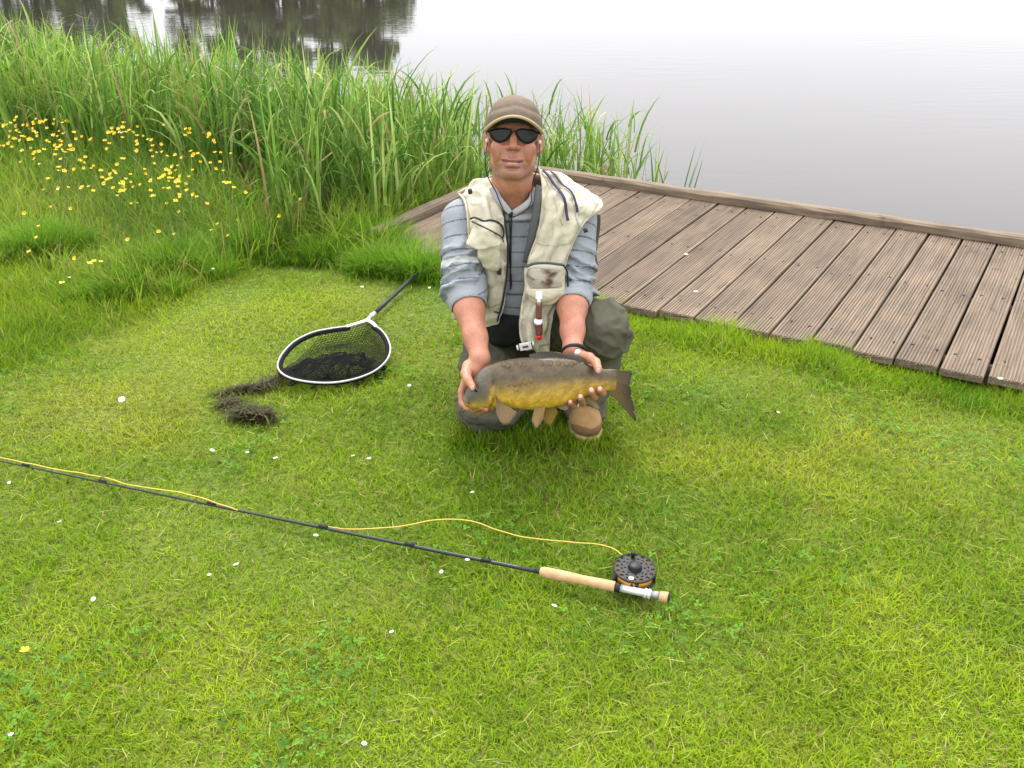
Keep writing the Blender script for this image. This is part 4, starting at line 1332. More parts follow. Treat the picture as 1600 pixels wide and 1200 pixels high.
# ------------------------------------------------------------------ the angler: joints, measured from where he kneels
J = dict(
    neck=P(802, 303, 3.03), head0=P(801, 262, 2.985),
    sL=P(722, 345, 3.06), eL=P(727, 455, 2.915), wL=P(750, 560, 2.705),
    sR=P(900, 345, 3.06), eR=P(894, 455, 2.925), wR=P(895, 545, 2.72),
    chest=P(806, 385, 3.12), belly=P(808, 450, 3.15), pelv=P(806, 505, 3.24),
)
PERSON = empty('person', tuple(np.array([J['pelv'][0], 3.05, 0.0])))
tag(PERSON, 'man in cap, sunglasses and cream fishing vest kneeling on the lawn and holding a carp', 'person')

# ---- head frame: x across, y out of the face, z up; the face is tipped back towards the photographer
HP = math.radians(17)
HC = P(802.5, 221, 2.965) + np.array([0, 0.055, 0])
fy = np.array([0.0, -math.cos(HP), math.sin(HP)])
fx = np.array([1.0, 0, 0])
fz = np.cross(fx, -fy) * -1
fz = np.array([0.0, math.sin(HP), math.cos(HP)])
rollh = math.radians(-2.0)
fx, fz = fx * math.cos(rollh) + fz * math.sin(rollh), fz * math.cos(rollh) - fx * math.sin(rollh)
HR = np.stack([fx, fy, fz])
def H(x, y, z): return HC + fx * x + fy * y + fz * z

B = Field((-0.30, 2.50, 0.18), (0.34, 3.36, 1.12), 0.003)
# torso hidden by the clothes
B.ell(J['chest'], (0.155, 0.10, 0.17), k=0.03).ell(J['belly'], (0.145, 0.105, 0.15), k=0.05)
B.cone(J['neck'] + np.array([-0.09, 0.03, -0.05]), J['neck'] + np.array([0.09, 0.03, -0.05]), 0.055, 0.055, 0.04)
# neck
B.chain([H(0, -0.035, -0.05), H(0, -0.03, -0.12), J['neck'] + np.array([0, 0.03, -0.02])], [0.056, 0.058, 0.066], 0.02)
B.cone(H(0.030, -0.005, -0.10), J['neck'] + np.array([0.012, -0.035, -0.025]), 0.016, 0.014, 0.02)
B.cone(H(-0.030, -0.005, -0.10), J['neck'] + np.array([-0.012, -0.035, -0.025]), 0.016, 0.014, 0.02)
# skull and face
B.ell(H(0, -0.02, 0.035), (0.071, 0.094, 0.080), HR, 0.02)
B.ell(H(0, 0.012, -0.025), (0.060, 0.070, 0.090), HR, 0.02)
for s_ in (-1, 1):
    B.chain([H(0.051 * s_, -0.02, -0.045), H(0.040 * s_, 0.006, -0.078), H(0.019 * s_, 0.058, -0.106)], [0.017, 0.020, 0.0175], 0.022)
    B.ell(H(0.041 * s_, 0.055, -0.032), (0.024, 0.024, 0.021), HR, 0.014)          # cheekbone
    B.ell(H(0.036 * s_, 0.054, -0.056), (0.022, 0.020, 0.026), HR, 0.02)          # cheek
    B.ell(H(0.033 * s_, 0.086, 0.004), (0.020, 0.012, 0.012), HR, 0.014, 's')     # eye socket
    B.ell(H(0.032 * s_, 0.058, 0.001), (0.0135, 0.0130, 0.011), HR, 0.004)        # eyeball and lids
    B.ell(H(0.0135 * s_, 0.088, -0.036), (0.0085, 0.011, 0.0085), HR, 0.006)      # nostril wing
    B.ell(H(0.0070 * s_, 0.0965, -0.0445), (0.0046, 0.008, 0.0044), HR, 0.002, 's')  # nostril
    e = H(0.0785 * s_, -0.022, -0.014)                                              # ear
    ER = np.stack([nrm(fx * s_ * 0.8 + fy * 0.6), nrm(fy * 0.8 - fx * s_ * 0.6), fz])
    B.ell(e, (0.009, 0.019, 0.032), ER, 0.006)
    B.ell(e + ER[0] * 0.010 + ER[1] * 0.002 + fz * 0.003, (0.008, 0.011, 0.021), ER, 0.004, 's')
    B.ell(e - fz * 0.026 + ER[1] * 0.004, (0.006, 0.009, 0.010), HR, 0.006)
for zf in (0.030, 0.038): B.chain([H(-0.030, 0.070, zf), H(0, 0.0805, zf + 0.002), H(0.030, 0.070, zf)], [0.0012, 0.0018, 0.0012], 0.004, 's')   # forehead lines
for s_ in (-1, 1):
    B.chain([H(0.050 * s_, 0.058, -0.024), H(0.062 * s_, 0.030, -0.022)], [0.0015, 0.0012], 0.004, 's')             # crow's foot
    B.chain([H(0.020 * s_, 0.078, -0.024), H(0.040 * s_, 0.072, -0.030)], [0.0018, 0.0014], 0.005, 's')            # bag under the eye
B.ell(H(0, 0.060, -0.105), (0.024, 0.018, 0.016), HR, 0.018)                        # chin
B.cone(H(-0.038, 0.066, 0.020), H(0.038, 0.066, 0.020), 0.011, 0.011, 0.014)         # brow
B.chain([H(0, 0.078, 0.012), H(0, 0.092, -0.012), H(0, 0.104, -0.033)], [0.0075, 0.0088, 0.0112], 0.008)   # nose
B.ell(H(0, 0.061, -0.074), (0.034, 0.022, 0.026), HR, 0.02)                          # mouth mound
B.chain([H(-0.034, 0.0665, -0.0705), H(-0.012, 0.0825, -0.0700), H(0, 0.0840, -0.0712), H(0.012, 0.0825, -0.0700), H(0.034, 0.0665, -0.0705)], [0.003, 0.0056, 0.0054, 0.0056, 0.003], 0.006)
B.chain([H(-0.031, 0.0670, -0.0745), H(-0.012, 0.0815, -0.0855), H(0.012, 0.0815, -0.0855), H(0.031, 0.0670, -0.0745)], [0.003, 0.0058, 0.0058, 0.003], 0.005)
B.chain([H(-0.033, 0.074, -0.0722), H(0, 0.091, -0.0780), H(0.033, 0.074, -0.0722)], [0.002, 0.0034, 0.002], 0.003, 's')
B.ell(H(0, 0.081, -0.0965), (0.020, 0.006, 0.0050), HR, 0.006, 's')                  # hollow under the lip
for s_ in (-1, 1): B.chain([H(0.022 * s_, 0.089, -0.040), H(0.037 * s_, 0.080, -0.060), H(0.042 * s_, 0.066, -0.078)], [0.003, 0.0042, 0.003], 0.005, 's')  # smile line
# arms
def mix(a, b, t): return a + (b - a) * t
for sd in 'LR':
    S, E, W = J['s' + sd], J['e' + sd], J['w' + sd]
    B.chain([S, mix(S, E, 0.55), E], [0.056, 0.050, 0.045], 0.02)
    B.chain([E, mix(E, W, 0.28), mix(E, W, 0.7), W], [0.045, 0.0440, 0.0340, 0.0280], 0.02)
# hand at the fish's head (image left): thumb on the cheek, fingers curling under the chin
def PP(l): return [P(*q) for q in l]
B.chain(PP([(750, 560, 2.705), (741, 578, 2.695), (737, 594, 2.69)]), [0.0285, 0.029, 0.028], 0.012)
B.chain(PP([(752, 572, 2.71), (751, 590, 2.715), (748, 600, 2.715)]), [0.024, 0.026, 0.020], 0.012)
B.chain(PP([(732, 572, 2.69), (728, 584, 2.655), (731, 594, 2.62), (738, 604, 2.598)]), [0.019, 0.0155, 0.0125, 0.0105], 0.006)
B.chain(PP([(727, 595, 2.685), (721, 612, 2.668), (722, 630, 2.648), (731, 638, 2.620)]), [0.012, 0.0108, 0.0100, 0.0088], 0.004)
B.chain(PP([(735, 600, 2.705), (733, 626, 2.700), (739, 641, 2.655), (753, 636, 2.606)]), [0.0125, 0.0108, 0.0102, 0.0088], 0.003)
B.chain(PP([(744, 602, 2.715), (745, 630, 2.705), (750, 644, 2.655), (760, 639, 2.606)]), [0.012, 0.0105, 0.0098, 0.0085], 0.003)
B.chain(PP([(753, 600, 2.715), (758, 628, 2.705), (763, 641, 2.665), (768, 638, 2.622)]), [0.011, 0.0095, 0.0088, 0.0076], 0.003)
# hand at the tail (image right): thumb over the back, four fingertips under the belly
B.chain(PP([(895, 545, 2.72), (903, 560, 2.715), (912, 578, 2.715)]), [0.0275, 0.029, 0.029], 0.012)
B.chain(PP([(890, 552, 2.72), (896, 580, 2.72), (900, 600, 2.72)]), [0.022, 0.026, 0.022], 0.012)
B.chain(PP([(906, 556, 2.70), (921, 559, 2.672), (931, 566, 2.635), (935, 577, 2.598)]), [0.018, 0.0145, 0.0125, 0.0112], 0.006)
B.chain(PP([(926, 590, 2.70), (938, 606, 2.675), (942, 614, 2.625), (937, 609, 2.602)]), [0.0125, 0.0112, 0.0108, 0.0098], 0.003)
B.chain(PP([(918, 596, 2.705), (926, 614, 2.68), (929, 620, 2.625), (924, 611, 2.596)]), [0.0128, 0.0116, 0.0112, 0.0102], 0.003)
B.chain(PP([(908, 600, 2.71), (911, 624, 2.68), (911, 630, 2.63), (907, 621, 2.592)]), [0.0122, 0.0110, 0.0106, 0.0096], 0.003)
B.chain(PP([(898, 602, 2.71), (899, 628, 2.68), (897, 634, 2.635), (891, 629, 2.600)]), [0.0110, 0.0095, 0.0088, 0.0080], 0.003)
V, F = B.mesh(); del B
V = relax(V, F, 1, 0.4)
# skin colour
p = V - HC
hx, hy, hz_ = p @ fx, p @ fy, p @ fz
col = np.tile(np.array([0.41, 0.172, 0.106]), (len(V), 1))
face = (hz_ > -0.16) & (np.abs(hx) < 0.11)
tan = smooth(-0.13, -0.06, hz_) * face
col = col * (1 - 0.55 * tan[:, None]) + np.array([0.34, 0.142, 0.082]) * 0.55 * tan[:, None]
red = np.exp(-((hx ** 2) / 0.030 ** 2 + ((hz_ + 0.034) / 0.02) ** 2)) * (hy > 0.07) + 0.6 * np.exp(-(((np.abs(hx) - 0.045) / 0.02) ** 2 + ((hz_ + 0.035) / 0.022) ** 2)) * (hy > 0.03)
col = col * (1 - 0.35 * np.clip(red, 0, 1)[:, None]) + np.array([0.46, 0.15, 0.10]) * 0.35 * np.clip(red, 0, 1)[:, None]
stub = smooth(-0.066, -0.092, hz_) * smooth(-0.140, -0.115, hz_) * (hy > -0.02) * face
stub = np.maximum(stub, smooth(-0.048, -0.054, hz_) * (hy > 0.05) * (np.abs(hx) < 0.04) * face * 0.6)
col = col * (1 - 0.40 * stub[:, None]) + np.array([0.19, 0.125, 0.105]) * 0.40 * stub[:, None]
lipw = 0.034 * np.clip(1 - ((hz_ + 0.0780 - 0.006 * (hx / 0.034) ** 2) / 0.0125) ** 2, 0, 1) ** 0.7
lip = (np.abs(hx) < lipw) & (hy > 0.066)
col[lip] = np.array([0.33, 0.115, 0.088])
gap = (np.abs(hx) < 0.031) & (np.abs(hz_ + 0.0780 - 0.0055 * (np.abs(hx) / 0.033) ** 2) < 0.0024) & (hy > 0.066)
col[gap] = np.array([0.06, 0.022, 0.02])
teeth = (np.abs(hx) < 0.017) & (hz_ + 0.0780 < -0.0002) & (hz_ + 0.0780 > -0.0030) & (hy > 0.066)
col[teeth] = np.array([0.42, 0.34, 0.27])
armt = smooth(0.42, 0.34, V[:, 2]) * (V[:, 1] < 2.95)
col = col * (1 - 0.5 * armt[:, None]) + np.array([0.44, 0.190, 0.118]) * 0.5 * armt[:, None]
m_skin = attr_mat('skin', rough=0.42, spec=0.5, sss=0.08, mottle=0.15, mscale=38, var=0.18, vscale=240, bump=0.6, bscale=420, bdist=0.0009)
body = link('body', np_mesh('body', V, F, col), m_skin, PERSON)
tag(body, 'tanned face, neck, forearms and hands')
m_nail = simple('finger_nail', (0.56, 0.34, 0.26), 0.3, spec=0.5)
for (px, py, Y, r_, tilt_) in ((937, 609, 2.602, 0.0098, 0.25), (924, 611, 2.596, 0.0102, 0.25), (907, 621, 2.592, 0.0096, 0.2), (891, 629, 2.600, 0.0080, 0.2), (935, 577, 2.598, 0.0112, -0.2), (738, 604, 2.598, 0.0105, -0.3)):
    c = P(px, py, Y); cv = nrm(np.array([0, 0, CAMH]) - c)
    a1 = nrm(np.cross((0, 0, 1.0), cv)); a2 = np.cross(cv, a1)
    sgn = 1 if py > 606 else -1
    nv = nrm(cv + a2 * 0.35 * sgn)
    a2 = np.cross(nv, a1)
    MB().ball(c + nv * (r_ * 0.93) + a2 * 0.001 * sgn, (r_ * 0.62, r_ * 0.72, r_ * 0.16), 12, 6, axes=np.stack([a1, a2, nv])).build('nail', m_nail, body)
# short hair at the sides and back under the cap
hf = Field(HC - 0.14, HC + 0.14, 0.004)
hf.ell(H(0, -0.024, 0.026), (0.0745, 0.094, 0.082), HR, 0.005)
hf.plane(H(0, -0.008, 0), fy)
hf.plane(H(0, 0, 0.05), fz)
hf.plane(H(0, 0, -0.035), -fz)
V, F = hf.mesh(); V = V + vnormals(V, F) * (0.002 * vnoise(V * 160, 4))[:, None]
link('hair', np_mesh('hair', V, F), simple('short_brown_hair', (0.07, 0.048, 0.035), 0.8, var=0.4, scale=300, bump=0.6, bscale=500), PERSON)

# ---- cap
m_cap = simple('taupe_cotton_cap', (0.175, 0.138, 0.105), 0.9, spec=0.15, var=0.12, scale=60, bump=0.5, bscale=900, bdist=0.0008)
m_capu = simple('dark_brim_underside', (0.03, 0.032, 0.045), 0.9, spec=0.1)
m_pipe = simple('tan_brim_piping', (0.47, 0.36, 0.24), 0.9, spec=0.1)
cf = Field(HC + np.array([-0.13, -0.18, -0.06]), HC + np.array([0.13, 0.18, 0.18]), 0.003)
cf.ell(H(0, -0.018, 0.028), (0.0845, 0.107, 0.090), HR, 0.01)
cf.ell(H(0, 0.032, 0.056), (0.062, 0.056, 0.052), HR, 0.03)
cf.ell(H(0, -0.018, 0.018), (0.079, 0.101, 0.080), HR, 0.004, 's')
cf.plane(H(0, 0.0, 0.022), nrm(-fz + fy * 0.10))
V, F = cf.mesh(); V = relax(V, F, 1); N = vnormals(V, F)
p = V - HC; hx, hy, hz_ = p @ fx, p @ fy, p @ fz
crease = 0.0035 * np.exp(-((hz_ - 0.085 + 0.25 * np.abs(hx)) / 0.008) ** 2) * (hy > 0) + 0.0016 * np.exp(-(hx / 0.002) ** 2)
V = V + N * (0.0030 * fbm(V * 32, 7) - crease)[:, None]
cap = link('cap', np_mesh('cap', V, F), m_cap, PERSON)
def brim_pt(a, s, lift=0.0):
    bx, by = 0.083 * math.sin(a), -0.016 + 0.104 * math.cos(a)
    ex = 0.082 * math.sin(a) * (1 + 0.04 * s)
    ey = by + s * 0.076 * (0.35 + 0.65 * math.cos(a))
    z = 0.033 + 0.011 * s - 0.026 * (math.sin(a) ** 2) * (0.35 + 0.95 * s) + lift
    return H(ex, ey, z)
na, ns = 36, 8
A_ = np.linspace(-1.36, 1.36, na)
Vb = [brim_pt(a, s, 0.0016) for a in A_ for s in np.linspace(0, 1, ns)] 
Fb = [(i * ns + j, i * ns + j + 1, (i + 1) * ns + j + 1, (i + 1) * ns + j) for i in range(na - 1) for j in range(ns - 1)]
MBt = MB(); MBt.add(Vb, Fb); MBt.build('brim', m_cap, cap)
Vb2 = [brim_pt(a, s, -0.0016) for a in A_ for s in np.linspace(0, 1, ns)]
MBu = MB(); MBu.add(Vb2, [f[::-1] for f in Fb]); MBu.build('brim_underside', m_capu, cap)
MB().tube([brim_pt(a, 1.0) for a in np.linspace(-1.38, 1.38, 40)], 0.0054, 8, flat=0.8).build('brim_piping', m_pipe, cap)
MB().ball(H(0, -0.012, 0.1195), (0.006, 0.006, 0.004), 10, 6).build('button', m_cap, cap)

# ---- sunglasses
m_lens = simple('dark_lens', (0.010, 0.009, 0.008), 0.12, spec=0.28)
m_frame = simple('black_frame', (0.02, 0.02, 0.022), 0.35, spec=0.3)
gl_root = None
def lens(s_):
    out = [(0.006, 0.012), (0.020, 0.0172), (0.042, 0.0172), (0.064, 0.0140), (0.0705, 0.005), (0.065, -0.010), (0.048, -0.0220), (0.030, -0.0225), (0.015, -0.012), (0.008, 0.002)]
    out = catmull(out + [out[0]], 44)[:-1]
    c = out.mean(0)
    V, F = [], []
    rings = [0.0, 0.35, 0.7, 1.0]
    def w(q, dep):
        x = q[0]
        return H(s_ * x, 0.0965 - 0.55 * max(0, x - 0.01) ** 1.35 * 2.7 + 0.10 * (q[1] + 0.004) - dep, q[1])
    n = len(out)
    V.append(w(c, 0))
    for r_ in rings[1:]:
        for q in out: V.append(w(c + (q - c) * r_, 0))
    for k in range(n): F.append((0, 1 + k, 1 + (k + 1) % n))
    for i in range(2):
        for k in range(n): F.append((1 + i * n + k, 1 + (i + 1) * n + k, 1 + (i + 1) * n + (k + 1) % n, 1 + i * n + (k + 1) % n))
    m = len(V); 
    for q in out: V.append(w(q, 0.002))
    for k in range(n): F.append((1 + 2 * n + k, m + k, m + (k + 1) % n, 1 + 2 * n + (k + 1) % n))
    mb = MB(); mb.add(V, F)
    top = [w(q, -0.0005) for q in catmull(np.array([(0.004, 0.010), (0.020, 0.0172), (0.042, 0.0172), (0.064, 0.0140), (0.0725, 0.007)]), 16)]
    return mb, top
fr = MB()
for s_ in (-1, 1):
    mb, top = lens(s_)
    fr.tube(top, 0.0013, 6)
    hinge = top[-1]
    fr.tube([hinge, H(0.079 * s_, 0.045, 0.010), H(0.0815 * s_, -0.015, 0.008)], [0.0028, 0.0024, 0.0018], 6)
fr.tube(catmull([H(-0.007, 0.0955, 0.006), H(0, 0.0985, 0.009), H(0.007, 0.0955, 0.006)], 8), 0.0016, 6)
glasses = fr.build('sunglasses', m_frame, PERSON)
for s_ in (-1, 1): lens(s_)[0].build('lens', m_lens, glasses)

# ---- sweater with thin stripes
m_sw = attr_mat('striped_sweater_knit', rough=0.95, spec=0.1, var=0.10, vscale=900, bump=0.6, bscale=1100, bdist=0.001, crease=0.004, cscale=22)
S_ = Field((-0.30, 2.74, 0.22), (0.34, 3.36, 0.90), 0.0036)
S_.ell(J['chest'], (0.180, 0.158, 0.190), k=0.03).ell(J['belly'], (0.165, 0.178, 0.165), k=0.06)
S_.ell(J['pelv'] + np.array([0, -0.03, 0.02]), (0.16, 0.13, 0.10), k=0.05)
S_.cone(J['sL'] + np.array([0.03, 0, 0.0]), J['sR'] + np.array([-0.03, 0, 0.0]), 0.068, 0.068, 0.04)
S_.cone(J['neck'] + np.array([0, 0.03, -0.045]), J['neck'] + np.array([0, 0.012, -0.01]), 0.085, 0.068, 0.03)
for sd in 'LR':
    S, E, W = J['s' + sd], J['e' + sd], J['w' + sd]
    S_.chain([S, mix(S, E, 0.5), E, mix(E, W, 0.16)], [0.066, 0.063, 0.062, 0.056], 0.025)
    S_.cone(mix(E, W, 0.10), mix(E, W, 0.19), 0.0545, 0.0535, 0.004)
    # rolls of cloth pushed up at the elbow
    out = np.array([-1.0 if sd == 'L' else 1.0, 0.1, 0])
    for t, rr in ((0.72, 0.066), (0.90, 0.067)):
        pass
    da = nrm(E - S + 0.4 * (W - E))
    for i_, (t, rr, tl) in enumerate(((0.52, 0.0670, 0.5), (0.66, 0.0705, -0.35), (0.80, 0.0735, 0.4), (0.93, 0.0750, -0.25), (1.05, 0.0725, 0.3))):
        ax0 = nrm(da + out * tl * (1 if i_ % 2 else 0.6)); a0 = nrm(np.cross(ax0, (0, 1, 0.2))); b0 = np.cross(ax0, a0)
        S_.ell(mix(S, E, t) + out * 0.004, (rr, rr, 0.0105), np.stack([a0, b0, ax0]), 0.007)
    d_ = nrm(W - E); a0 = nrm(np.cross(d_, (1, 0, 0))); b0 = np.cross(d_, a0)
    S_.ell(mix(E, W, 0.19), (0.0575, 0.0575, 0.020), np.stack([a0, b0, d_]), 0.006)
    S_.cone(mix(E, W, 0.235), mix(E, W, 0.7), 0.0495, 0.0495, 0.006, 's')
    d_ = nrm(W - E); S_.plane(mix(E, W, 0.215), d_, 'i') if False else None
S_.cone(J['neck'] + np.array([0, 0.02, -0.03]), H(0, -0.01, -0.06), 0.062, 0.072, 0.004, 's')
# quarter-zip opening at the throat
S_.cone(J['neck'] + np.array([0.0, -0.03, 0.02]), J['neck'] + np.array([0.0, -0.10, -0.045]), 0.045, 0.012, 0.01, 's')
V, F = S_.mesh(); del S_
V = relax(V, F, 2); N = vnormals(V, F)
tL, dL = seg_t(V, J['sL'], J['eL']); tR, dR = seg_t(V, J['sR'], J['eR'])
tL2, dL2 = seg_t(V, J['eL'], J['wL']); tR2, dR2 = seg_t(V, J['eR'], J['wR'])
arm = np.minimum(np.minimum(dL, dR), np.minimum(dL2, dR2)) < 0.085
isL = np.minimum(dL, dL2) < np.minimum(dR, dR2)
sidew = np.abs(V[:, 0] - J['chest'][0]) > 0.115
arm &= sidew
ax_ = np.where(isL[:, None], nrm(J['eL'] - J['sL']), nrm(J['eR'] - J['sR']))
along = np.where(isL, ((V - J['sL']) @ nrm(J['eL'] - J['sL'])), ((V - J['sR']) @ nrm(J['eR'] - J['sR'])))
creased = smooth(0.04, 0.20, along) * arm * (1 - smooth(0.05, 0.13, np.where(isL, tL2, tR2)))
w = fbm(V * 13, 31)
ridge = (0.5 + 0.5 * np.sin(along * 155 + 5.5 * w + np.where(isL, 40, -40) * (V[:, 0] - np.where(isL, J['sL'][0], J['sR'][0])))) ** 1.6
V2 = V + N * (creased * 0.0165 * (ridge - 0.4) + (~arm) * 0.004 * fbm(V * 18, 33))[:, None]
st = np.where(arm, along + 0.02 * np.where(isL, -1, 1) * 0, (0.75 - V[:, 2]) * 1.02)
col = np.tile(np.array([0.275, 0.295, 0.325]), (len(V), 1)) * (1 + 0.10 * fbm(V * 30, 35))[:, None]
per = 0.047
f = (st / per) % 1.0
thin = np.abs(f - 0.5) * per < 0.0021
band = ((np.floor(st / per).astype(int) % 4) == 3)
col[thin] = np.array([0.10, 0.105, 0.135])
wb = arm & isL & (np.abs(along - 0.150) < 0.0085); col[wb] = np.array([0.60, 0.61, 0.63])
col[(~arm) & (np.abs(V[:, 2] - 0.695) < 0.006)] = np.array([0.60, 0.60, 0.60])
cuffm = (np.minimum(np.where(isL, tL2, tR2), 1) > 0.12) & arm
col[cuffm] = np.array([0.31, 0.33, 0.36])
sweater = link('sweater', np_mesh('sweater', V2, F, col), m_sw, PERSON)
sweater['label'] = 'light grey sweater with thin dark stripes and pushed-up sleeves'
m_zip = simple('dark_zip_tape', (0.022, 0.024, 0.032), 0.6, spec=0.3)
zp = catmull(PP([(799, 332, 2.955), (799, 350, 2.952), (798, 380, 2.955), (798, 410, 2.962), (798, 440, 2.968), (799, 462, 2.975)]), 30)
MB().tube(zp, 0.0032, 6).build('zip', m_zip, sweater)
for pts_ in ([(770, 292, 2.985), (777, 308, 2.962), (788, 322, 2.945), (797, 333, 2.942)], [(836, 300, 2.985), (831, 312, 2.962), (820, 322, 2.945), (802, 333, 2.942)]):
    MB().tube(catmull(PP(pts_), 16), np.linspace(0.013, 0.009, 16), 8, flat=0.35, flat_dir=(0, 1, -0.3)).build('collar', simple('pale_grey_collar', (0.33, 0.335, 0.345), 0.95, spec=0.1, bump=0.5, bscale=900), sweater)
MB().tube(PP([(798, 328, 2.95), (798, 340, 2.948)]), [0.007, 0.006], 8).build('zip_pull', m_zip, sweater)

# ---- trousers
m_tr = simple('olive_grey_trousers', (0.098, 0.095, 0.069), 0.95, spec=0.06, var=0.18, scale=24, bump=0.5, bscale=900, bdist=0.0008, crease=0.006, cscale=13)
kL = P(768, 655, 2.925); kL[2] = 0.105
hL = P(770, 500, 3.22); hR = P(850, 500, 3.22)
kR = P(938, 512, 2.90); aR = P(912, 634, 2.96)
T = Field((-0.30, 2.72, -0.02), (0.42, 3.62, 0.56), 0.0045)
T.ell(J['pelv'] + np.array([0, 0.02, -0.02]), (0.165, 0.14, 0.13), k=0.05)
T.chain([hL, mix(hL, kL, 0.5), kL], [0.098, 0.095, 0.092], 0.04)
T.ell(kL + np.array([0, -0.01, -0.005]), (0.112, 0.088, 0.098), k=0.03)
T.chain([kL + np.array([0, 0.02, -0.02]), kL + np.array([0.03, 0.28, -0.03]), kL + np.array([0.04, 0.46, -0.03])], [0.085, 0.072, 0.058], 0.03)
T.chain([hR, mix(hR, kR, 0.5) + np.array([0, 0, 0.01]), kR], [0.10, 0.094, 0.083], 0.04)
T.ell(kR + np.array([0.008, -0.006, -0.01]), (0.085, 0.085, 0.088), k=0.03)
T.chain([kR, mix(kR, aR, 0.45) + np.array([0.0, 0.02, 0]), aR], [0.082, 0.080, 0.068], 0.03)
T.cone(aR, aR + np.array([0, 0.02, -0.012]), 0.066, 0.066, 0.02)
T.plane((0, 0, 0.004), (0, 0, -1))
V, F = T.mesh(); del T
V = relax(V, F, 1); N = vnormals(V, F)
V = folds(V, N, (0.25, -0.55, 0.8), 70, 0.0135, 61, 0.9, 1.8)
N = vnormals(V, F); V = folds(V, N, (0.7, -0.2, 0.6), 120, 0.0075, 65, 1.2, 3.0)
N = vnormals(V, F); V = folds(V, N, (-0.5, 0.5, 0.7), 105, 0.0065, 67, 1.2, 3.0)
N = vnormals(V, F); V = V + N * (0.006 * fbm(V * 16, 63))[:, None]
trousers = link('trousers', np_mesh('trousers', V, F), m_tr, PERSON)
# cargo pocket flap on the kneeling knee
def patch(pts, n, m, thick, name, material, parent, puff=0.0, noise=0.0, seed=1, fr_=20):
    """cloth piece spanned by a grid of control points (rows x cols)"""
    C_ = np.array([[P(*q) if isinstance(q, tuple) else q for q in row] for row in pts])
    rows = np.array([catmull(r_, m) for r_ in C_])
    G_ = np.stack([catmull(rows[:, j], n) for j in range(m)], 1)          # n x m x 3
    du = np.gradient(G_, axis=1); dv = np.gradient(G_, axis=0)
    N = np.cross(dv, du); N /= np.linalg.norm(N, axis=2)[..., None] + 1e-12
    if N[..., 1].mean() > 0: N = -N
    uu, vv = np.meshgrid(np.linspace(0, 1, m), np.linspace(0, 1, n))
    off = puff * (np.sin(np.pi * uu) * np.sin(np.pi * vv)) ** 0.6
    if noise: off = off + noise * fbm(G_.reshape(-1, 3) * fr_, seed).reshape(n, m)
    top = G_ + N * off[..., None]
    V = np.concatenate([top.reshape(-1, 3), (top - N * thick).reshape(-1, 3)])
    q = lambda i, j, l=0: l * n * m + i * m + j
    F = []
    for i in range(n - 1):
        for j in range(m - 1):
            F.append((q(i, j), q(i + 1, j), q(i + 1, j + 1), q(i, j + 1)))
            F.append((q(i, j, 1), q(i, j + 1, 1), q(i + 1, j + 1, 1), q(i + 1, j, 1)))
    for i in range(n - 1):
        for j in (0, m - 1): F.append((q(i, j), q(i, j, 1), q(i + 1, j, 1), q(i + 1, j)))
    for j in range(m - 1):
        for i in (0, n - 1): F.append((q(i, j), q(i, j + 1), q(i, j + 1, 1), q(i, j, 1)))
    mb = MB(); mb.add(V, F)
    if material is None: return mb, top, N
    return mb.build(name, material, parent), top, N
patch([[(722, 638, 2.86), (738, 642, 2.838), (752, 640, 2.828)], [(723, 648, 2.852), (738, 655, 2.828), (750, 652, 2.82)]], 8, 12, 0.004, 'pocket_flap', m_tr, trousers, 0.004)

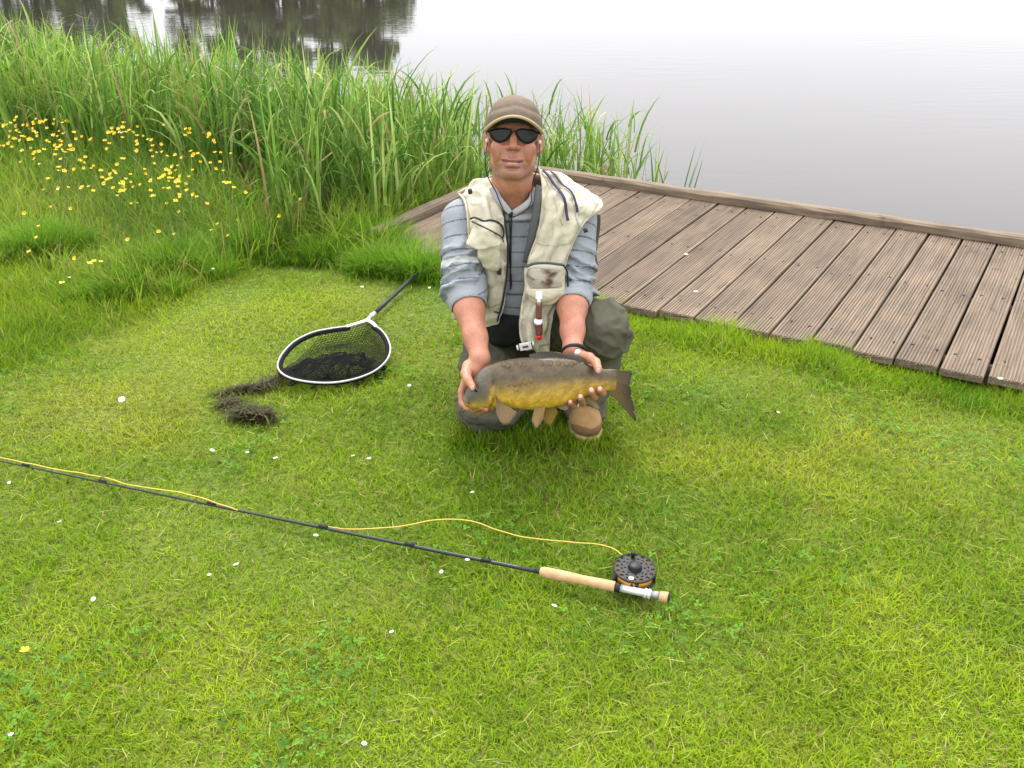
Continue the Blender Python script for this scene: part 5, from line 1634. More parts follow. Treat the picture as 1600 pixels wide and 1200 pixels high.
# ---- boots
m_boot = simple('tan_boot_leather', (0.34, 0.205, 0.085), 0.75, spec=0.25, var=0.35, scale=35, bump=0.4, bscale=300)
m_toe = simple('brown_toe_cap', (0.17, 0.092, 0.045), 0.7, spec=0.25, var=0.3, scale=45)
m_sole = simple('pale_boot_sole', (0.42, 0.31, 0.15), 0.8, var=0.3, scale=60)
m_lace = simple('white_lace', (0.62, 0.60, 0.56), 0.8)
def boot(toe, heel, up=True, label=None):
    toe = np.asarray(toe, float); heel = np.asarray(heel, float)
    d = nrm(heel - toe); s = nrm(np.cross(d, (0, 0, 1))); z = np.cross(s, d)
    if z[2] < 0 and up: z = -z; s = -s
    L = np.linalg.norm(heel - toe)
    lo = np.minimum(toe, heel) - 0.20; hi = np.maximum(toe, heel) + 0.22
    f = Field(lo, hi, 0.004)
    R = np.stack([s, d, z])
    f.ell(toe + d * 0.065 + z * 0.045, (0.049, 0.066, 0.040), R, 0.02)
    f.chain([toe + d * 0.09 + z * 0.055, toe + d * L * 0.55 + z * 0.075, heel - d * 0.05 + z * 0.06], [0.040, 0.042, 0.040], 0.03)
    f.cone(heel - d * 0.06 + z * 0.07, heel - d * 0.06 + z * 0.15, 0.045, 0.048, 0.03)
    f.plane(toe + z * 0.020, -z)
    V, F = f.mesh(); V = relax(V, F, 1)
    N = vnormals(V, F); V = V + N * (0.002 * fbm(V * 40, 5))[:, None]
    b_ = link('boot', np_mesh('boot', V, F), m_boot, PERSON)
    f = Field(lo, hi, 0.004)
    f.ell(toe + d * 0.058 + z * 0.040, (0.050, 0.061, 0.038), R, 0.01)
    f.plane(toe + d * 0.055, d); f.plane(toe + z * 0.022, -z)
    V, F = f.mesh(); link('toe_cap', np_mesh('toe_cap', relax(V, F, 1), F), m_toe, b_)
    out = [(0, 0.0), (0.030, 0.008), (0.046, 0.035), (0.052, 0.075), (0.048, 0.12), (0.038, L * 0.6), (0.040, L * 0.85), (0.032, L - 0.01), (0, L)]
    full = out + [(-a, b2) for a, b2 in out[-2:0:-1]]
    ring = catmull(full + [full[0]], 48)[:-1]
    V = []
    for (zz, k) in ((0.0, 0.96), (0.006, 1.04), (0.020, 1.04), (0.024, 0.97)):
        for q in ring: V.append(toe + s * q[0] * k + d * (L / 2 + (q[1] - L / 2) * (k if k < 1.02 else 1.02)) + z * zz)
    n = len(ring)
    F = [(i * n + k, i * n + (k + 1) % n, (i + 1) * n + (k + 1) % n, (i + 1) * n + k) for i in range(3) for k in range(n)]
    F += [tuple(range(n))[::-1], tuple(3 * n + k for k in range(n))]
    mb = MB(); mb.add(V, F); mb.build('sole', m_sole, b_)
    lc = MB()
    for k in range(3):
        q = toe + d * (0.080 + 0.022 * k) + z * (0.088 + 0.010 * k)
        lc.tube(catmull([q - s * 0.022 - z * 0.008, q + z * 0.003, q + s * 0.022 - z * 0.008 + d * 0.012], 8), 0.0024, 6)
    q = toe + d * 0.088 + z * 0.097
    lc.tube(catmull([q, q - s * 0.018 + z * 0.006, q - s * 0.026 - d * 0.012 - z * 0.004], 8), 0.0022, 6)
    lc.tube(catmull([q, q + s * 0.02 + z * 0.004, q + s * 0.024 - d * 0.016 - z * 0.010], 8), 0.0022, 6)
    lc.build('lace', m_lace, b_)
    return b_
tz = G(921, 693, 0.004)
boot((tz[0], tz[1], 0.004), (tz[0] - 0.035, tz[1] + 0.275, 0.004))
ft0 = kL + np.array([0.04, 0.46, -0.03])
boot((ft0[0], ft0[1] + 0.115, 0.03), (ft0[0] + 0.01, ft0[1] - 0.02, 0.235))

# ---- fishing vest
m_vest = simple('cream_vest_cotton', (0.53, 0.49, 0.385), 0.9, spec=0.08, var=0.08, scale=16, bump=0.5, bscale=800, bdist=0.0008, crease=0.0055, cscale=20)
m_vest_d = simple('olive_vest_lining', (0.10, 0.095, 0.075), 0.9, spec=0.1, var=0.15, scale=30)
vest = empty('vest', (0, 0, 0)); vest.parent = PERSON; vest.location = -PERSON.location
vest['label'] = 'cream many-pocketed fishing vest hanging open'
lrows = [[(771, 274, 3.06), (746, 281, 3.075), (716, 303, 3.09)],
         [(779, 300, 3.00), (752, 302, 2.995), (726, 314, 3.02)],
         [(785, 328, 2.960), (759, 326, 2.935), (731, 334, 2.965)],
         [(791, 370, 2.940), (763, 370, 2.905), (734, 368, 2.945)],
         [(793, 410, 2.935), (765, 412, 2.915), (738, 410, 2.99)],
         [(791, 450, 2.935), (760, 455, 2.955), (714, 450, 3.08)],
         [(785, 485, 2.935), (756, 492, 2.985), (705, 472, 3.12)],
         [(776, 507, 2.940), (746, 512, 2.995), (707, 500, 3.14)]]
rrows = [[(842, 261, 3.06), (885, 276, 3.075), (940, 313, 3.07)],
         [(846, 290, 3.00), (888, 297, 2.985), (941, 324, 3.02)],
         [(846, 318, 2.955), (882, 322, 2.925), (922, 340, 2.975)],
         [(839, 365, 2.930), (872, 366, 2.895), (906, 360, 2.935)],
         [(826, 405, 2.915), (855, 408, 2.885), (885, 410, 2.905)],
         [(820, 450, 2.900), (852, 455, 2.872), (884, 450, 2.90)],
         [(814, 485, 2.890), (840, 488, 2.868), (868, 482, 2.90)],
         [(812, 522, 2.878), (836, 526, 2.862), (860, 520, 2.885)],
         [(822, 546, 2.875), (842, 552, 2.862), (858, 551, 2.880)]]
def panel(rows, seed, n=90, m=56):
    mb, top, N = patch(rows, n, m, 0.004, 'x', None, None)
    uu, vv = np.meshgrid(np.linspace(0, 1, m), np.linspace(0, 1, n))
    q = top.reshape(-1, 3)
    w = fbm(q * 11, seed).reshape(n, m)
    drape = np.sin(uu * 15 + 3.0 * w + 2.0 * vv) * 0.0065 * smooth(0.03, 0.3, vv) + 0.010 * fbm(q * 17, seed + 3).reshape(n, m) + 0.005 * np.sin(vv * 40 + 4 * w + uu * 6) * (np.abs(w) > 0.15)
    edge = smooth(0, 0.05, uu) * smooth(1, 0.95, uu)
    top2 = top + N * (drape * (0.3 + 0.7 * edge))[..., None] + N * (0.0018 * (1 - smooth(0.015, 0.03, uu) * smooth(0.985, 0.97, uu)))[..., None]
    nn = n * m
    V = np.concatenate([top2.reshape(-1, 3), (top2 - N * 0.005).reshape(-1, 3)])
    o = MB(); o.add(V, mb.f)
    return o, top2, N
mbl, topL, NL = panel(lrows, 101); front_l = mbl.build('front_panel', m_vest, vest)
mbr, topR, NR = panel(rrows, 111); front_r = mbr.build('front_panel', m_vest, vest)
# back of the vest, from the shoulders down behind him
cX = J['chest'][0]
brow_ = [[P(716, 303, 3.09), np.array([cX - 0.07, 3.12, J['neck'][2] + 0.035]), np.array([cX, 3.125, J['neck'][2] + 0.03]), np.array([cX + 0.07, 3.12, J['neck'][2] + 0.035]), P(940, 313, 3.07)],
         [np.array([cX - 0.165, 3.17, 0.66]), np.array([cX - 0.08, 3.22, 0.70]), np.array([cX, 3.235, 0.71]), np.array([cX + 0.08, 3.22, 0.70]), np.array([cX + 0.20, 3.15, 0.68])],
         [np.array([cX - 0.205, 3.16, 0.52]), np.array([cX - 0.10, 3.27, 0.53]), np.array([cX, 3.30, 0.53]), np.array([cX + 0.10, 3.27, 0.53]), np.array([cX + 0.215, 3.14, 0.54])],
         [np.array([cX - 0.215, 3.16, 0.38]), np.array([cX - 0.11, 3.33, 0.38]), np.array([cX, 3.38, 0.38]), np.array([cX + 0.11, 3.33, 0.38]), np.array([cX + 0.21, 3.16, 0.40])],
         [np.array([cX - 0.20, 3.20, 0.29]), np.array([cX - 0.11, 3.38, 0.27]), np.array([cX, 3.42, 0.27]), np.array([cX + 0.11, 3.38, 0.27]), np.array([cX + 0.19, 3.22, 0.30])]]
patch(brow_, 40, 50, 0.005, 'back_panel', m_vest, vest, 0.0, 0.010, 121, 12)
def uvp(top, N, u, v, off):
    n, m = top.shape[:2]
    i, j = min(n - 1, max(0, int(round(v * (n - 1))))), min(m - 1, max(0, int(round(u * (m - 1)))))
    return top[i, j] + N[i, j] * off
def strip(top, N, uv, wid, off, thick=0.002, n=40):
    """flat tape following the cloth"""
    q = catmull(np.array(uv), n)
    pts_ = np.array([uvp(top, N, a, b_, off) for a, b_ in q])
    for _ in range(16): pts_[1:-1] = (pts_[:-2] + 2 * pts_[1:-1] + pts_[2:]) / 4
    nn = np.array([uvp(top, N, a, b_, off + 1) for a, b_ in q]) - np.array([uvp(top, N, a, b_, off) for a, b_ in q])
    T_ = np.gradient(pts_, axis=0)
    V, F = [], []
    for i in range(n):
        s = nrm(np.cross(T_[i], nn[i])) * wid / 2
        for (a, b_) in ((-1, 0), (1, 0), (1, 1), (-1, 1)): V.append(pts_[i] + s * a + nrm(nn[i]) * thick * b_)
    for i in range(n - 1):
        for k in range(4): F.append((i * 4 + k, i * 4 + (k + 1) % 4, (i + 1) * 4 + (k + 1) % 4, (i + 1) * 4 + k))
    F += [(0, 1, 2, 3), ((n - 1) * 4 + 3, (n - 1) * 4 + 2, (n - 1) * 4 + 1, (n - 1) * 4)]
    mb = MB(); mb.add(V, F); return mb
m_navy = simple('navy_zip_tape', (0.045, 0.040, 0.085), 0.7, spec=0.2)
strip(topR, NR, [(0.06, 0.02), (0.22, 0.10), (0.42, 0.20), (0.62, 0.315)], 0.0085, 0.0085).build('shoulder_zip', m_navy, front_r)
strip(topR, NR, [(0.20, 0.02), (0.38, 0.09), (0.58, 0.17), (0.74, 0.255)], 0.0075, 0.0075).build('shoulder_zip', m_navy, front_r)
strip(topR, NR, [(0.74, 0.25), (0.80, 0.31), (0.90, 0.36)], 0.004, 0.004).build('zip_pull', m_alu, front_r)
strip(topL, NL, [(0.985, 0.02), (0.985, 0.3), (0.98, 0.5)], 0.006, 0.003).build('armhole_binding', m_vest, front_l)
strip(topL, NL, [(0.012, 0.25), (0.012, 0.6), (0.012, 0.97)], 0.006, 0.003).build('edge_zip', m_zip, front_l)
m_seam = simple('vest_stitching', (0.36, 0.33, 0.25), 0.9, spec=0.05)
for (tp_, nn_, par, lines) in ((topL, NL, front_l, ([(0.07, 0.05), (0.07, 0.5), (0.07, 0.97)], [(0.07, 0.80), (0.5, 0.80), (0.95, 0.80)], [(0.93, 0.03), (0.93, 0.25), (0.93, 0.5)])),
                               (topR, NR, front_r, ([(0.07, 0.32), (0.07, 0.6), (0.07, 0.98)], [(0.93, 0.05), (0.93, 0.3), (0.93, 0.55)], [(0.07, 0.42), (0.5, 0.43), (0.93, 0.42)], [(0.03, 0.02), (0.16, 0.14), (0.36, 0.27), (0.56, 0.34)], [(0.30, 0.02), (0.46, 0.10), (0.66, 0.19), (0.82, 0.27)]))):
    for l_ in lines: strip(tp_, nn_, l_, 0.0020, 0.0030, 0.0006).build('seam', m_seam, par)
# torn-open chest pocket on the image-left panel
pk, tpk, npk = patch([[(735, 343, 2.905), (750, 342, 2.885), (768, 345, 2.885), (786, 349, 2.91)],
                      [(736, 360, 2.895), (752, 358, 2.872), (768, 362, 2.870), (785, 368, 2.90)],
                      [(728, 382, 2.868), (746, 390, 2.852), (764, 388, 2.850), (782, 382, 2.875)]], 30, 30, 0.004, 'chest_pocket', m_vest, vest, 0.004, 0.010, 131, 30)
patch([[(745, 378, 2.902), (760, 376, 2.892), (780, 374, 2.905)], [(748, 396, 2.900), (762, 398, 2.884), (781, 396, 2.905)], [(756, 416, 2.912), (766, 424, 2.898), (779, 422, 2.915)]], 24, 24, 0.004, 'pocket_bag', m_vest, pk, 0.010, 0.010, 135, 30)
MB().tube(catmull(PP([(735, 342, 2.900), (742, 340, 2.885), (756, 345, 2.876), (768, 344, 2.876), (782, 350, 2.890), (787, 362, 2.898), (785, 374, 2.892)]), 40), 0.0030, 6).build('pocket_zip', m_zip, pk)
MB().tube(catmull(PP([(737, 346, 2.882), (752, 353, 2.866), (768, 361, 2.860), (783, 370, 2.884), (787, 378, 2.888)]), 30), 0.0022, 6).build('pocket_cord', m_zip, pk)
MB().tube(PP([(734, 297, 2.985), (735, 301, 2.975)]), 0.007, 10).build('toggle', m_zip, vest)
MB().tube(PP([(914, 357, 2.925), (916, 363, 2.92)]), 0.0065, 10).build('toggle', m_zip, vest)
MB().tube(PP([(781, 420, 2.925), (780, 429, 2.922)]), 0.006, 8).build('toggle', m_zip, vest)
# lower pocket on the image-right panel with its drying patch
pf = Field(P(851, 440, 2.88) - 0.11, P(851, 440, 2.88) + 0.11, 0.003)
pc = P(851, 437, 2.872)
Rz = np.stack([np.array([1.0, 0.05, 0]), nrm(np.array([0, 1, -0.12])), nrm(np.array([0, 0.12, 1]))])
pf.rbox(pc, (0.060, 0.016, 0.047), Rz, 0.014, 0.004)
pf.ell(pc - Rz[2] * 0.045, (0.050, 0.019, 0.034), Rz, 0.014)
V, F = pf.mesh(); V = relax(V, F, 1); N = vnormals(V, F); V = V + N * (0.005 * fbm(V * 26, 141))[:, None]
lp = link('hip_pocket', np_mesh('hip_pocket', V, F), m_vest, vest)
m_patch, nt, b = mat('stained_fleece_patch')
tc = nt.nodes.new('ShaderNodeTexCoord'); n1 = nt.nodes.new('ShaderNodeTexNoise'); n1.inputs['Scale'].default_value = 24; n1.inputs['Detail'].default_value = 5; n1.inputs['Distortion'].default_value = 0.5
r1 = nt.nodes.new('ShaderNodeValToRGB'); e = r1.color_ramp.elements
e[0].position = 0.36; e[0].color = (0.11, 0.065, 0.045, 1); e[1].position = 0.55; e[1].color = (0.42, 0.385, 0.335, 1)
nt.links.new(tc.outputs['Object'], n1.inputs['Vector']); nt.links.new(n1.outputs['Fac'], r1.inputs[0]); nt.links.new(r1.outputs[0], b.inputs['Base Color'])
b.inputs['Roughness'].default_value = 1.0; b.inputs['Specular IOR Level'].default_value = 0.05
fp = [[(824, 421, 2.848), (838, 420, 2.845), (855, 421, 2.845), (876, 423, 2.850)],
      [(822, 436, 2.846), (838, 436, 2.842), (858, 437, 2.842), (879, 437, 2.848)],
      [(829, 449, 2.848), (842, 450, 2.844), (858, 450, 2.844), (877, 448, 2.850)]]
patch(fp, 24, 30, 0.005, 'drying_patch', m_patch, lp, 0.003, 0.003, 151, 40)
flp = [[(820, 452, 2.852), (842, 451, 2.844), (862, 451, 2.844), (882, 450, 2.855)], [(824, 460, 2.85), (842, 463, 2.842), (860, 463, 2.842), (880, 456, 2.853)], [(833, 464, 2.852), (843, 472, 2.846), (858, 472, 2.846), (872, 464, 2.853)]]
patch(flp, 16, 24, 0.004, 'pocket_flap', m_vest, lp, 0.004, 0.003, 153, 30)
MB().tube(catmull(PP([(821, 417, 2.855), (835, 412, 2.85), (856, 411, 2.85), (880, 414, 2.856)]), 24), 0.0042, 8).build('pocket_zip', simple('grey_blue_zip', (0.045, 0.065, 0.085), 0.6), lp)
MB().tube(catmull(PP([(880, 414, 2.854), (886, 424, 2.86), (887, 440, 2.865), (888, 453, 2.868)]), 16), 0.0030, 8).build('zip_cord', m_zip, lp)
# dark strap hanging behind the shoulder, and neck lanyard
MB().tube(catmull(PP([(932, 336, 3.06), (931, 360, 3.08), (926, 395, 3.08), (928, 415, 3.08)]), 16), 0.013, 8, flat=0.25, flat_dir=(0, 1, 0)).build('side_strap', m_vest_d, vest)
MB().tube(catmull(PP([(842, 290, 2.995), (840, 312, 2.952), (837, 335, 2.938), (832, 362, 2.930), (826, 392, 2.930), (822, 410, 2.93)]), 24), 0.011, 8, flat=0.18, flat_dir=(0, 1, 0.4)).build('neck_strap', simple('grey_neck_strap', (0.085, 0.09, 0.09), 0.8, spec=0.2), PERSON)
# black waist pouch seen between the open fronts
wf = Field(P(805, 520, 2.98) - 0.16, P(805, 520, 2.98) + 0.16, 0.004)
wf.rbox(P(803, 512, 3.01), (0.085, 0.05, 0.055), None, 0.03)
wf.cone(P(770, 500, 3.02), P(850, 505, 3.02), 0.045, 0.045, 0.03)
V, F = wf.mesh(); V = relax(V, F, 1); N = vnormals(V, F); V = V + N * (0.006 * fbm(V * 20, 161))[:, None]
pouch = link('waist_pouch', np_mesh('waist_pouch', V, F), simple('black_nylon_pouch', (0.010, 0.012, 0.012), 0.7, spec=0.2), PERSON)
MB().tube(catmull(PP([(772, 487, 2.955), (795, 492, 2.94), (812, 494, 2.94)]), 12), 0.004, 6, flat=0.4).build('pouch_zip', m_zip, pouch)
# ---- earphones
m_cord = simple('black_earphone_cord', (0.012, 0.012, 0.014), 0.5, spec=0.3)
m_bud = simple('white_earbud', (0.72, 0.70, 0.70), 0.4)
earp = empty('earphones', (0, 0, 0)); earp.parent = PERSON; earp.location = -PERSON.location
MB().tube(catmull([H(-0.077, 0.000, -0.014), H(-0.078, 0.004, -0.030), P(758, 245, 2.935), P(760, 268, 2.945), P(766, 284, 2.95), P(775, 300, 2.95), P(783, 320, 2.943), P(793, 335, 2.94)], 40), 0.0017, 6).build('cord', m_cord, earp)
MB().tube(catmull([H(0.077, 0.000, -0.014), H(0.078, 0.004, -0.030), P(843, 240, 2.935), P(840, 262, 2.945), P(833, 282, 2.95), P(831, 298, 2.95), P(829, 318, 2.943), P(818, 332, 2.93), P(800, 340, 2.935)], 40), 0.0017, 6).build('cord', m_cord, earp)
MB().tube(catmull(PP([(795, 336, 2.94), (797, 370, 2.942), (796, 405, 2.948), (799, 440, 2.956), (797, 452, 2.958)]), 30), 0.0018, 6).build('cord', m_cord, earp)
for s_ in (-1, 1):
    MB().ball(H(0.0775 * s_, 0.002, -0.012), 0.0058, 10, 8).build('earbud', m_bud, earp)
# watch strap
wd = nrm(P(903, 560, 2.715) - J['eR'])
wc = P(897, 549, 2.718)
wa = nrm(np.cross(wd, (0, 1, 0))); wb_ = np.cross(wd, wa)
MB().tube([wc + (wa * math.cos(t) + wb_ * math.sin(t)) * 0.0315 for t in np.linspace(0, 2 * math.pi, 33)], 0.0075, 8, cap=False, flat=0.9).build('watch_strap', m_cord, PERSON)
MB().lathe(wc + nrm(wa * -0.2 - wb_ * 0.0 + np.array([0.45, -0.9, 0.25])) * 0.031, nrm(np.array([0.45, -0.9, 0.25])), [(0, 0.012), (0.005, 0.011)], 16).build('watch_case', m_silver, PERSON)

# ------------------------------------------------------------------ tools clipped to the vest
m_leather = simple('brown_leather_sheath', (0.150, 0.055, 0.030), 0.6, var=0.2, scale=80)
m_white = simple('white_plastic', (0.80, 0.80, 0.80), 0.45)
tool = empty('tool_holder', tuple(P(842, 500, 2.845)))
tag(tool, 'brown leather tool holder with white disc and red tip hanging from the vest', 'tool holder')
MB().box(P(842, 461, 2.838), (1, 0, 0), nrm((0, 1, -0.2)), nrm((0, 0.2, 1)), 0.019, 0.006, 0.022).build('clip', m_white, tool, False)
MB().tube(PP([(842, 467, 2.838), (842, 476, 2.842)]), 0.006, 10).build('swivel', m_silver, tool)
MB().tube(catmull(PP([(842, 474, 2.842), (842, 488, 2.842), (842, 498, 2.840)]), 8), [0.0088] * 8, 12, flat=0.6, flat_dir=(0, 1, 0)).build('strap', m_leather, tool)
MB().lathe(P(841, 502, 2.838), nrm((0, -0.55, 0.85)), [(-0.004, 0.0128), (0.0, 0.0135), (0.004, 0.012)], 20).build('disc', m_white, tool)
MB().tube(catmull(PP([(841, 503, 2.842), (842, 514, 2.842), (842, 523, 2.84)]), 8), np.linspace(0.0128, 0.0105, 8), 14).build('sheath', m_leather, tool)
MB().ball(P(842.5, 527, 2.836), (0.0085, 0.007, 0.009), 12, 8).build('tip', simple('red_plastic_tip', (0.75, 0.01, 0.015), 0.4), tool)
spool = empty('tippet_dispenser', tuple(P(821, 541, 2.845)))
tag(spool, 'small white dispenser with red print clipped low on the vest', 'dispenser')
sx_ = nrm(P(834, 538, 2.845) - P(808, 543, 2.845)); sz_ = nrm(np.cross(sx_, (0, 1, 0))) ; sy_ = np.cross(sx_, sz_)
MB().box(P(821, 541, 2.845), sx_, sy_, sz_, 0.036, 0.012, 0.020).build('body', m_white, spool, False)
MB().box(P(821, 541, 2.845) - np.array([0, 0.0068, -0.001]), sx_, sy_, sz_, 0.018, 0.001, 0.006).build('print', simple('dark_red_print', (0.16, 0.05, 0.06), 0.6), spool, False)
MB().lathe(P(832, 537, 2.845), sx_, [(0, 0.0085), (0.005, 0.0085)], 14).build('end_cap', m_white, spool)
MB().lathe(P(807.5, 543.5, 2.845), sx_, [(0, 0.0085), (0.005, 0.0085)], 14).build('end_cap', m_white, spool)
# ------------------------------------------------------------------ the carp
FS = 547.0
FO = P(855, 600, 2.635)
fth = math.radians(12)
gx_, gz_, gy_ = np.array([1.0, 0.0, 0.0]), np.array([0, math.sin(fth), math.cos(fth)]), np.array([0, math.cos(fth), -math.sin(fth)])
def FP(px, py, off=0.0):
    return FO + gx_ * (px - 855) / FS + gz_ * (600 - py) / FS + gy_ * off
fish = empty('carp', tuple(FO))
tag(fish, 'golden bellied mirror carp with dark back held across in both hands', 'fish')
# px, top, bottom, half thickness (m), belly fullness
sec = [(721.5, 625, 630, 0.004), (724, 617, 635, 0.012), (729, 607, 638, 0.019), (737, 595, 640, 0.026), (748, 581, 641, 0.033), (760, 572, 640, 0.038), (775, 565.5, 638, 0.042), (792, 561, 638, 0.045),
       (815, 558, 641, 0.046), (840, 557, 641, 0.045), (865, 557, 637, 0.041), (890, 559.5, 630, 0.035), (910, 565, 622, 0.028), (928, 572, 615, 0.022), (945, 576, 611, 0.0165), (956, 576, 611, 0.011), (964, 577, 612, 0.006), (971, 580, 614, 0.0022)]
sec = np.array(sec)
ns_, nr_ = 70, 40
t0 = np.linspace(0, 1, len(sec)); 
S2 = catmull(sec, ns_)
V, col = [], []
for i, (px, ty, by, th_) in enumerate(S2):
    cy_, hh_ = (ty + by) / 2, (by - ty) / 2
    for k in range(nr_):
        a = 2 * math.pi * k / nr_
        ca, sa = math.cos(a), math.sin(a)
        e_ = 0.86
        w = math.copysign(abs(ca) ** e_, ca) * hh_
        lx = math.copysign(abs(sa) ** 0.95, sa) * th_ * (1.0 - 0.18 * (ca > 0) * ca ** 2)
        V.append(FP(px, cy_ - w, lx))
        py = cy_ - w
        h = (py - ty) / (by - ty)                 # 0 back .. 1 belly
        edge = 0.50 + 0.07 * smooth(760, 725, px) - 0.04 * smooth(800, 900, px)
        nz = fbm(np.array([[px * 0.05, py * 0.07, 2.0]]), 200)[0] * 0.07
        u = float(smooth(edge - 0.22, edge + 0.16, h + nz))
        v_ = float(smooth(edge + 0.06, 0.92, h + nz))
        c0 = np.array([0.092, 0.068, 0.040]); c1 = np.array([0.360, 0.235, 0.060]); c2 = np.array([0.56, 0.345, 0.04])
        c = c0 * (1 - u) + c1 * u
        c = c * (1 - v_) + c2 * v_
        c = c * (1 + 0.35 * fbm(np.array([[px * 0.16, py * 0.16, 5.0]]), 210)[0])
        if px < 765:                                # head: olive grey, golden cheek
            hd = float(smooth(772, 758, px)); ch = np.array([0.105, 0.092, 0.070]) * (1 - v_) + np.array([0.42, 0.28, 0.03]) * v_
            c = c * (1 - hd) + ch * hd
        tl_ = float(smooth(925, 962, px)); c = c * (1 - tl_) + (c * 0.55 + np.array([0.05, 0.04, 0.02])) * tl_
        # gill edge
        gxp = 772 - 10 * ((py - 608) / 30) ** 2 * (1 if py > 608 else 0.4)
        g_ = math.exp(-((px - gxp) / 1.6) ** 2) * (1 if 590 < py < 634 else 0)
        c = c * (1 - 0.8 * g_)
        g2 = math.exp(-((px - gxp + 3.5) / 2.0) ** 2) * (1 if 602 < py < 634 else 0)
        c = c * (1 - 0.5 * g2) + np.array([0.45, 0.31, 0.05]) * 0.5 * g2
        mo = math.exp(-(((py - (627 + (px - 722) * 0.30)) / 1.1) ** 2)) * (1 if px < 733 else 0)
        c = c * (1 - 0.7 * mo)
        if px < 730: c = c * 0.6 + np.array([0.42, 0.28, 0.14]) * 0.4 * (py > 620) + c * 0.4 * (py <= 620)
        col.append(np.clip(c, 0.005, 1))
V = np.array(V); col = np.array(col); col_body = col
F = [(i * nr_ + k, (i + 1) * nr_ + k, (i + 1) * nr_ + (k + 1) % nr_, i * nr_ + (k + 1) % nr_) for i in range(ns_ - 1) for k in range(nr_)]
F = np.array(F)
N = vnormals(V, F)
if (N * (V - FO)).sum() < 0: F = F[:, ::-1].copy(); N = -N
pxs = 855 + ((V - FO) @ gx_) * FS; pys = 600 - ((V - FO) @ gz_) * FS
gl_ = np.exp(-((pxs - (772 - 10 * ((pys - 608) / 30) ** 2 * np.where(pys > 608, 1, 0.4))) / 1.8) ** 2) * ((pys > 588) & (pys < 636))
V = V + N * (-0.0030 * gl_ + 0.0016 * ((pxs < 770) & (pxs > 745)) * np.sin(np.clip((770 - pxs) / 25, 0, 1) * math.pi) + 0.0008 * fbm(V * 90, 8))[:, None]
mo = np.exp(-((pys - (627 + (pxs - 722) * 0.30)) / 1.2) ** 2) * (pxs < 733)
V = V - N * (0.0025 * mo)[:, None]
Fl = [tuple(f) for f in F] + [tuple(range(nr_))[::-1], tuple((ns_ - 1) * nr_ + k for k in range(nr_))]
m_fish = attr_mat('carp_skin', rough=0.34, spec=0.28, coat=0.07, var=0.2, vscale=220, mottle=0.24, mscale=60, bump=0.25, bscale=420, bdist=0.001)
fb = link('body', np_mesh('carp_body', V, Fl, col), m_fish, fish)
m_fin = attr_mat('carp_fin', rough=0.5, spec=0.2, transl=0.25, var=0.12, vscale=250)
def fin(base, tip, n, cb, ct, name, off0=0.0, off1=0.0, rag=0.0, seed=1, m=9, lab=None):
    """rayed fin between a base curve and an outer edge (photo-pixel outlines, own depth offsets)"""
    r = random.Random(seed)
    bs = catmull(np.array(base, float), n); tp = catmull(np.array(tip, float), n)
    if rag: tp = tp + (bs - tp) * np.array([[rag * r.random() * (1 if i % 2 else 0.3)] for i in range(n)])
    V, C_ = [], []
    for side_ in (0, 1):
        for i in range(n):
            pass
            for j in range(m):
                t = j / (m - 1)
                q = bs[i] * (1 - t) + tp[i] * t
                ray_ = 0.0011 * (1 if i % 2 else -1) * (1 - 0.4 * t) + 0.004 * math.sin(i / n * 7 + t * 2) * t
                th_ = 0.0016 * (1 - 0.75 * t)
                V.append(FP(q[0], q[1], off0 + (off1 - off0) * t + ray_ + (th_ if side_ else -th_)))
                k = 0.82 + 0.36 * (i % 2)
                C_.append((np.array(cb) * (1 - t) + np.array(ct) * t) * k)
    F = []
    id_ = lambda s, i, j: s * n * m + i * m + j
    for i in range(n - 1):
        for j in range(m - 1):
            F.append((id_(0, i, j), id_(0, i + 1, j), id_(0, i + 1, j + 1), id_(0, i, j + 1)))
            F.append((id_(1, i, j), id_(1, i, j + 1), id_(1, i + 1, j + 1), id_(1, i + 1, j)))
        F.append((id_(0, i, m - 1), id_(0, i + 1, m - 1), id_(1, i + 1, m - 1), id_(1, i, m - 1)))
    for j in range(m - 1):
        for i in (0, n - 1): F.append((id_(0, i, j), id_(0, i, j + 1), id_(1, i, j + 1), id_(1, i, j)))
    mb = MB(); mb.add(V, F)
    me = mb.mesh(name); set_col(me, np.array(C_))
    o = link(name, me, m_fin, fish)
    if lab: o['label'] = lab
    return o
dk, gd, pk_ = (0.055, 0.050, 0.042), (0.30, 0.19, 0.05), (0.30, 0.185, 0.115)
fin([(950, 577), (953, 589), (954, 600), (951, 611)], [(990, 578), (986, 597), (989, 618), (999, 663)], 38, (0.22, 0.155, 0.055), (0.070, 0.054, 0.045), 'tail_fin', 0, -0.012, rag=0.12, seed=2, m=14)
fin([(774, 612), (777, 618), (782, 623), (789, 627)], [(775, 642), (784, 657), (797, 656), (808, 639)], 24, (0.30, 0.20, 0.075), (0.24, 0.165, 0.10), 'pectoral_fin', -0.043, -0.056, rag=0.08, seed=3)
fin([(788, 637), (793, 638), (797, 638)], [(788, 664), (794, 671), (799, 664)], 10, gd, (0.28, 0.15, 0.03), 'pectoral_fin', 0.02, 0.03, seed=4)
fin([(835, 632), (843, 634), (852, 632)], [(830, 655), (838, 667), (848, 653)], 16, (0.34, 0.22, 0.07), (0.28, 0.19, 0.10), 'pelvic_fin', -0.030, -0.040, rag=0.08, seed=5)
fin([(848, 634), (857, 634), (865, 631)], [(847, 659), (861, 669), (873, 649)], 18, gd, (0.30, 0.19, 0.04), 'pelvic_fin', 0.008, 0.012, seed=6)
fin([(868, 634), (878, 631), (886, 628)], [(876, 641), (886, 641), (891, 636)], 12, (0.26, 0.17, 0.09), pk_, 'vent_fin', 0.0, -0.006, seed=7)
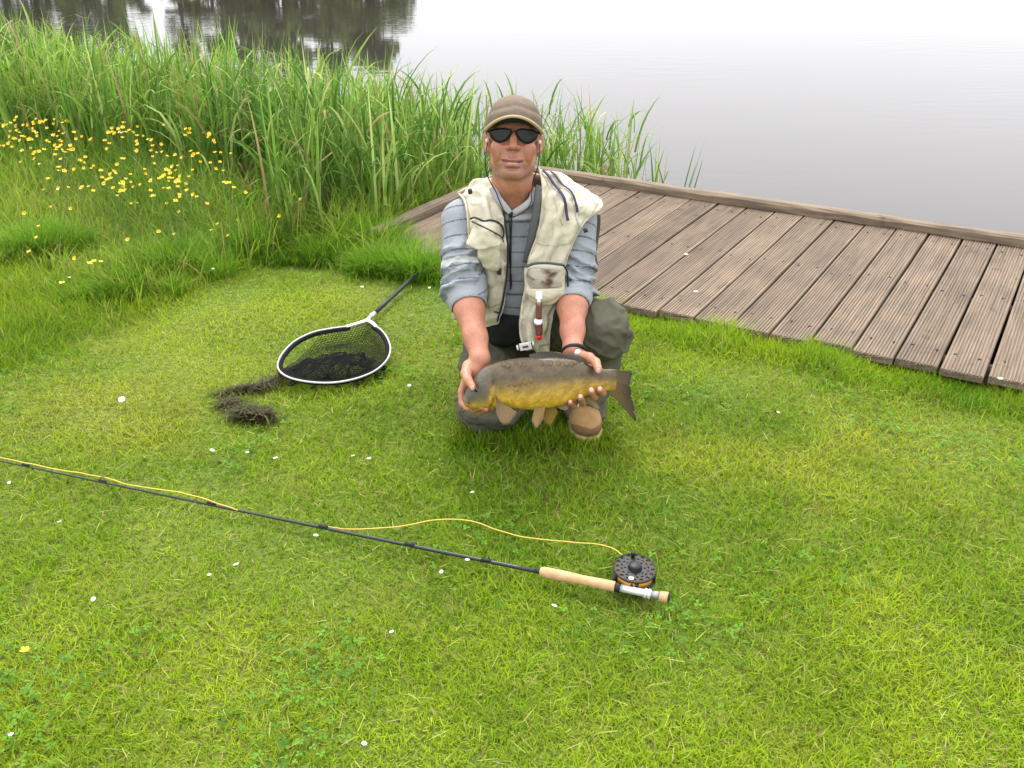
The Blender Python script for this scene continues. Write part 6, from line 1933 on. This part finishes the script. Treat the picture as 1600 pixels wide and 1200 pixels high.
fin([(906, 621), (914, 619), (922, 616)], [(925, 636), (936, 641), (940, 640)], 14, (0.24, 0.17, 0.07), (0.25, 0.20, 0.13), 'anal_fin', 0.0, -0.004, seed=8)
fin([(828, 559), (850, 558), (875, 559), (898, 562), (914, 568)], [(826, 554), (851, 548), (880, 551), (906, 556), (922, 566)], 40, dk, (0.07, 0.06, 0.048), 'dorsal_fin', 0.0, 0.008, seed=9)
# eye
ec = FP(744, 607, -0.0285)
eye = MB().ball(ec, (0.0072, 0.0035, 0.0066), 16, 10).build('eye', simple('fish_eye_black', (0.006, 0.006, 0.006), 0.08), fish)
MB().tube([ec - gy_ * 0.0006 + (gx_ * math.cos(t) + gz_ * math.sin(t)) * 0.0060 for t in np.linspace(0, 2 * math.pi, 25)], 0.0011, 6, cap=False).build('iris', simple('fish_iris_gold', (0.22, 0.14, 0.04), 0.3), eye)
MB().tube(catmull([FP(727, 633, -0.017), FP(724, 638, -0.02), FP(721, 641, -0.02)], 8), np.linspace(0.0016, 0.0006, 8), 6).build('barbel', simple('barbel_skin', (0.30, 0.19, 0.06), 0.4), fish)
# big mirror scales: a row below the dorsal fin and a few behind the gill
m_scale = attr_mat('mirror_scale', rough=0.4, spec=0.25, var=0.25, vscale=200)
tree_V = V
def surf(px, py):
    d2 = (pxs - px) ** 2 + (pys - py) ** 2 + 1e6 * (((tree_V - FO) @ gy_) > 0.002)
    i = int(np.argmin(d2))
    off = float((tree_V[i] - FO) @ gy_)
    return FP(px, py, off), N[i]
scales = [(786 + k * 6.6 + random.uniform(-1, 1), 565.5 + 1.6 * math.sin(k * 1.7) - 2.2 * math.sin(k / 21 * math.pi), random.uniform(3.6, 5.6)) for k in range(21)] + [(795, 594, 4.5), (803, 594, 5.0), (811, 593, 4.5), (820, 592, 4.2), (829, 589, 4.6), (806, 603, 3.2), (812, 634, 3.0), (797, 625, 3.4), (948, 596, 3.4)]
for k, (px, py, r_) in enumerate(scales):
    c, nn = surf(px, py)
    t1 = nrm(gx_ - nn * (gx_ @ nn)); t2 = np.cross(nn, t1)
    nrim = 12
    V_ = [c + nn * 0.0010]; C_ = [np.array([0.16, 0.11, 0.05])]
    for (f, hgt) in ((0.7, 0.0008), (1.0, 0.0001)):
        for j in range(nrim):
            a = 2 * math.pi * j / nrim
            V_.append(c + (t1 * math.cos(a) * 0.85 + t2 * math.sin(a)) * r_ / FS * f + nn * hgt)
            C_.append(np.array([0.17, 0.115, 0.05]) if f < 1 else np.array([0.085, 0.064, 0.038]))
    F_ = [(0, 1 + j, 1 + (j + 1) % nrim) for j in range(nrim)] + [(1 + j, 1 + nrim + j, 1 + nrim + (j + 1) % nrim, 1 + (j + 1) % nrim) for j in range(nrim)]
    i_ = int(np.argmin((pxs - px) ** 2 + (pys - py) ** 2 + 1e6 * (((tree_V - FO) @ gy_) > 0.002)))
    bc_ = np.clip(col_body[i_], 0.03, 1); kk = random.uniform(0.85, 1.15)
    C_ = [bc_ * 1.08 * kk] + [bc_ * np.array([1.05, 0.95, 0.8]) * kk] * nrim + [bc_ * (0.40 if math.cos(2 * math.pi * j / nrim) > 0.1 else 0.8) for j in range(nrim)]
    me = np_mesh('scale', np.array(V_), F_, np.array(C_))
    link('scale', me, m_scale, fish)
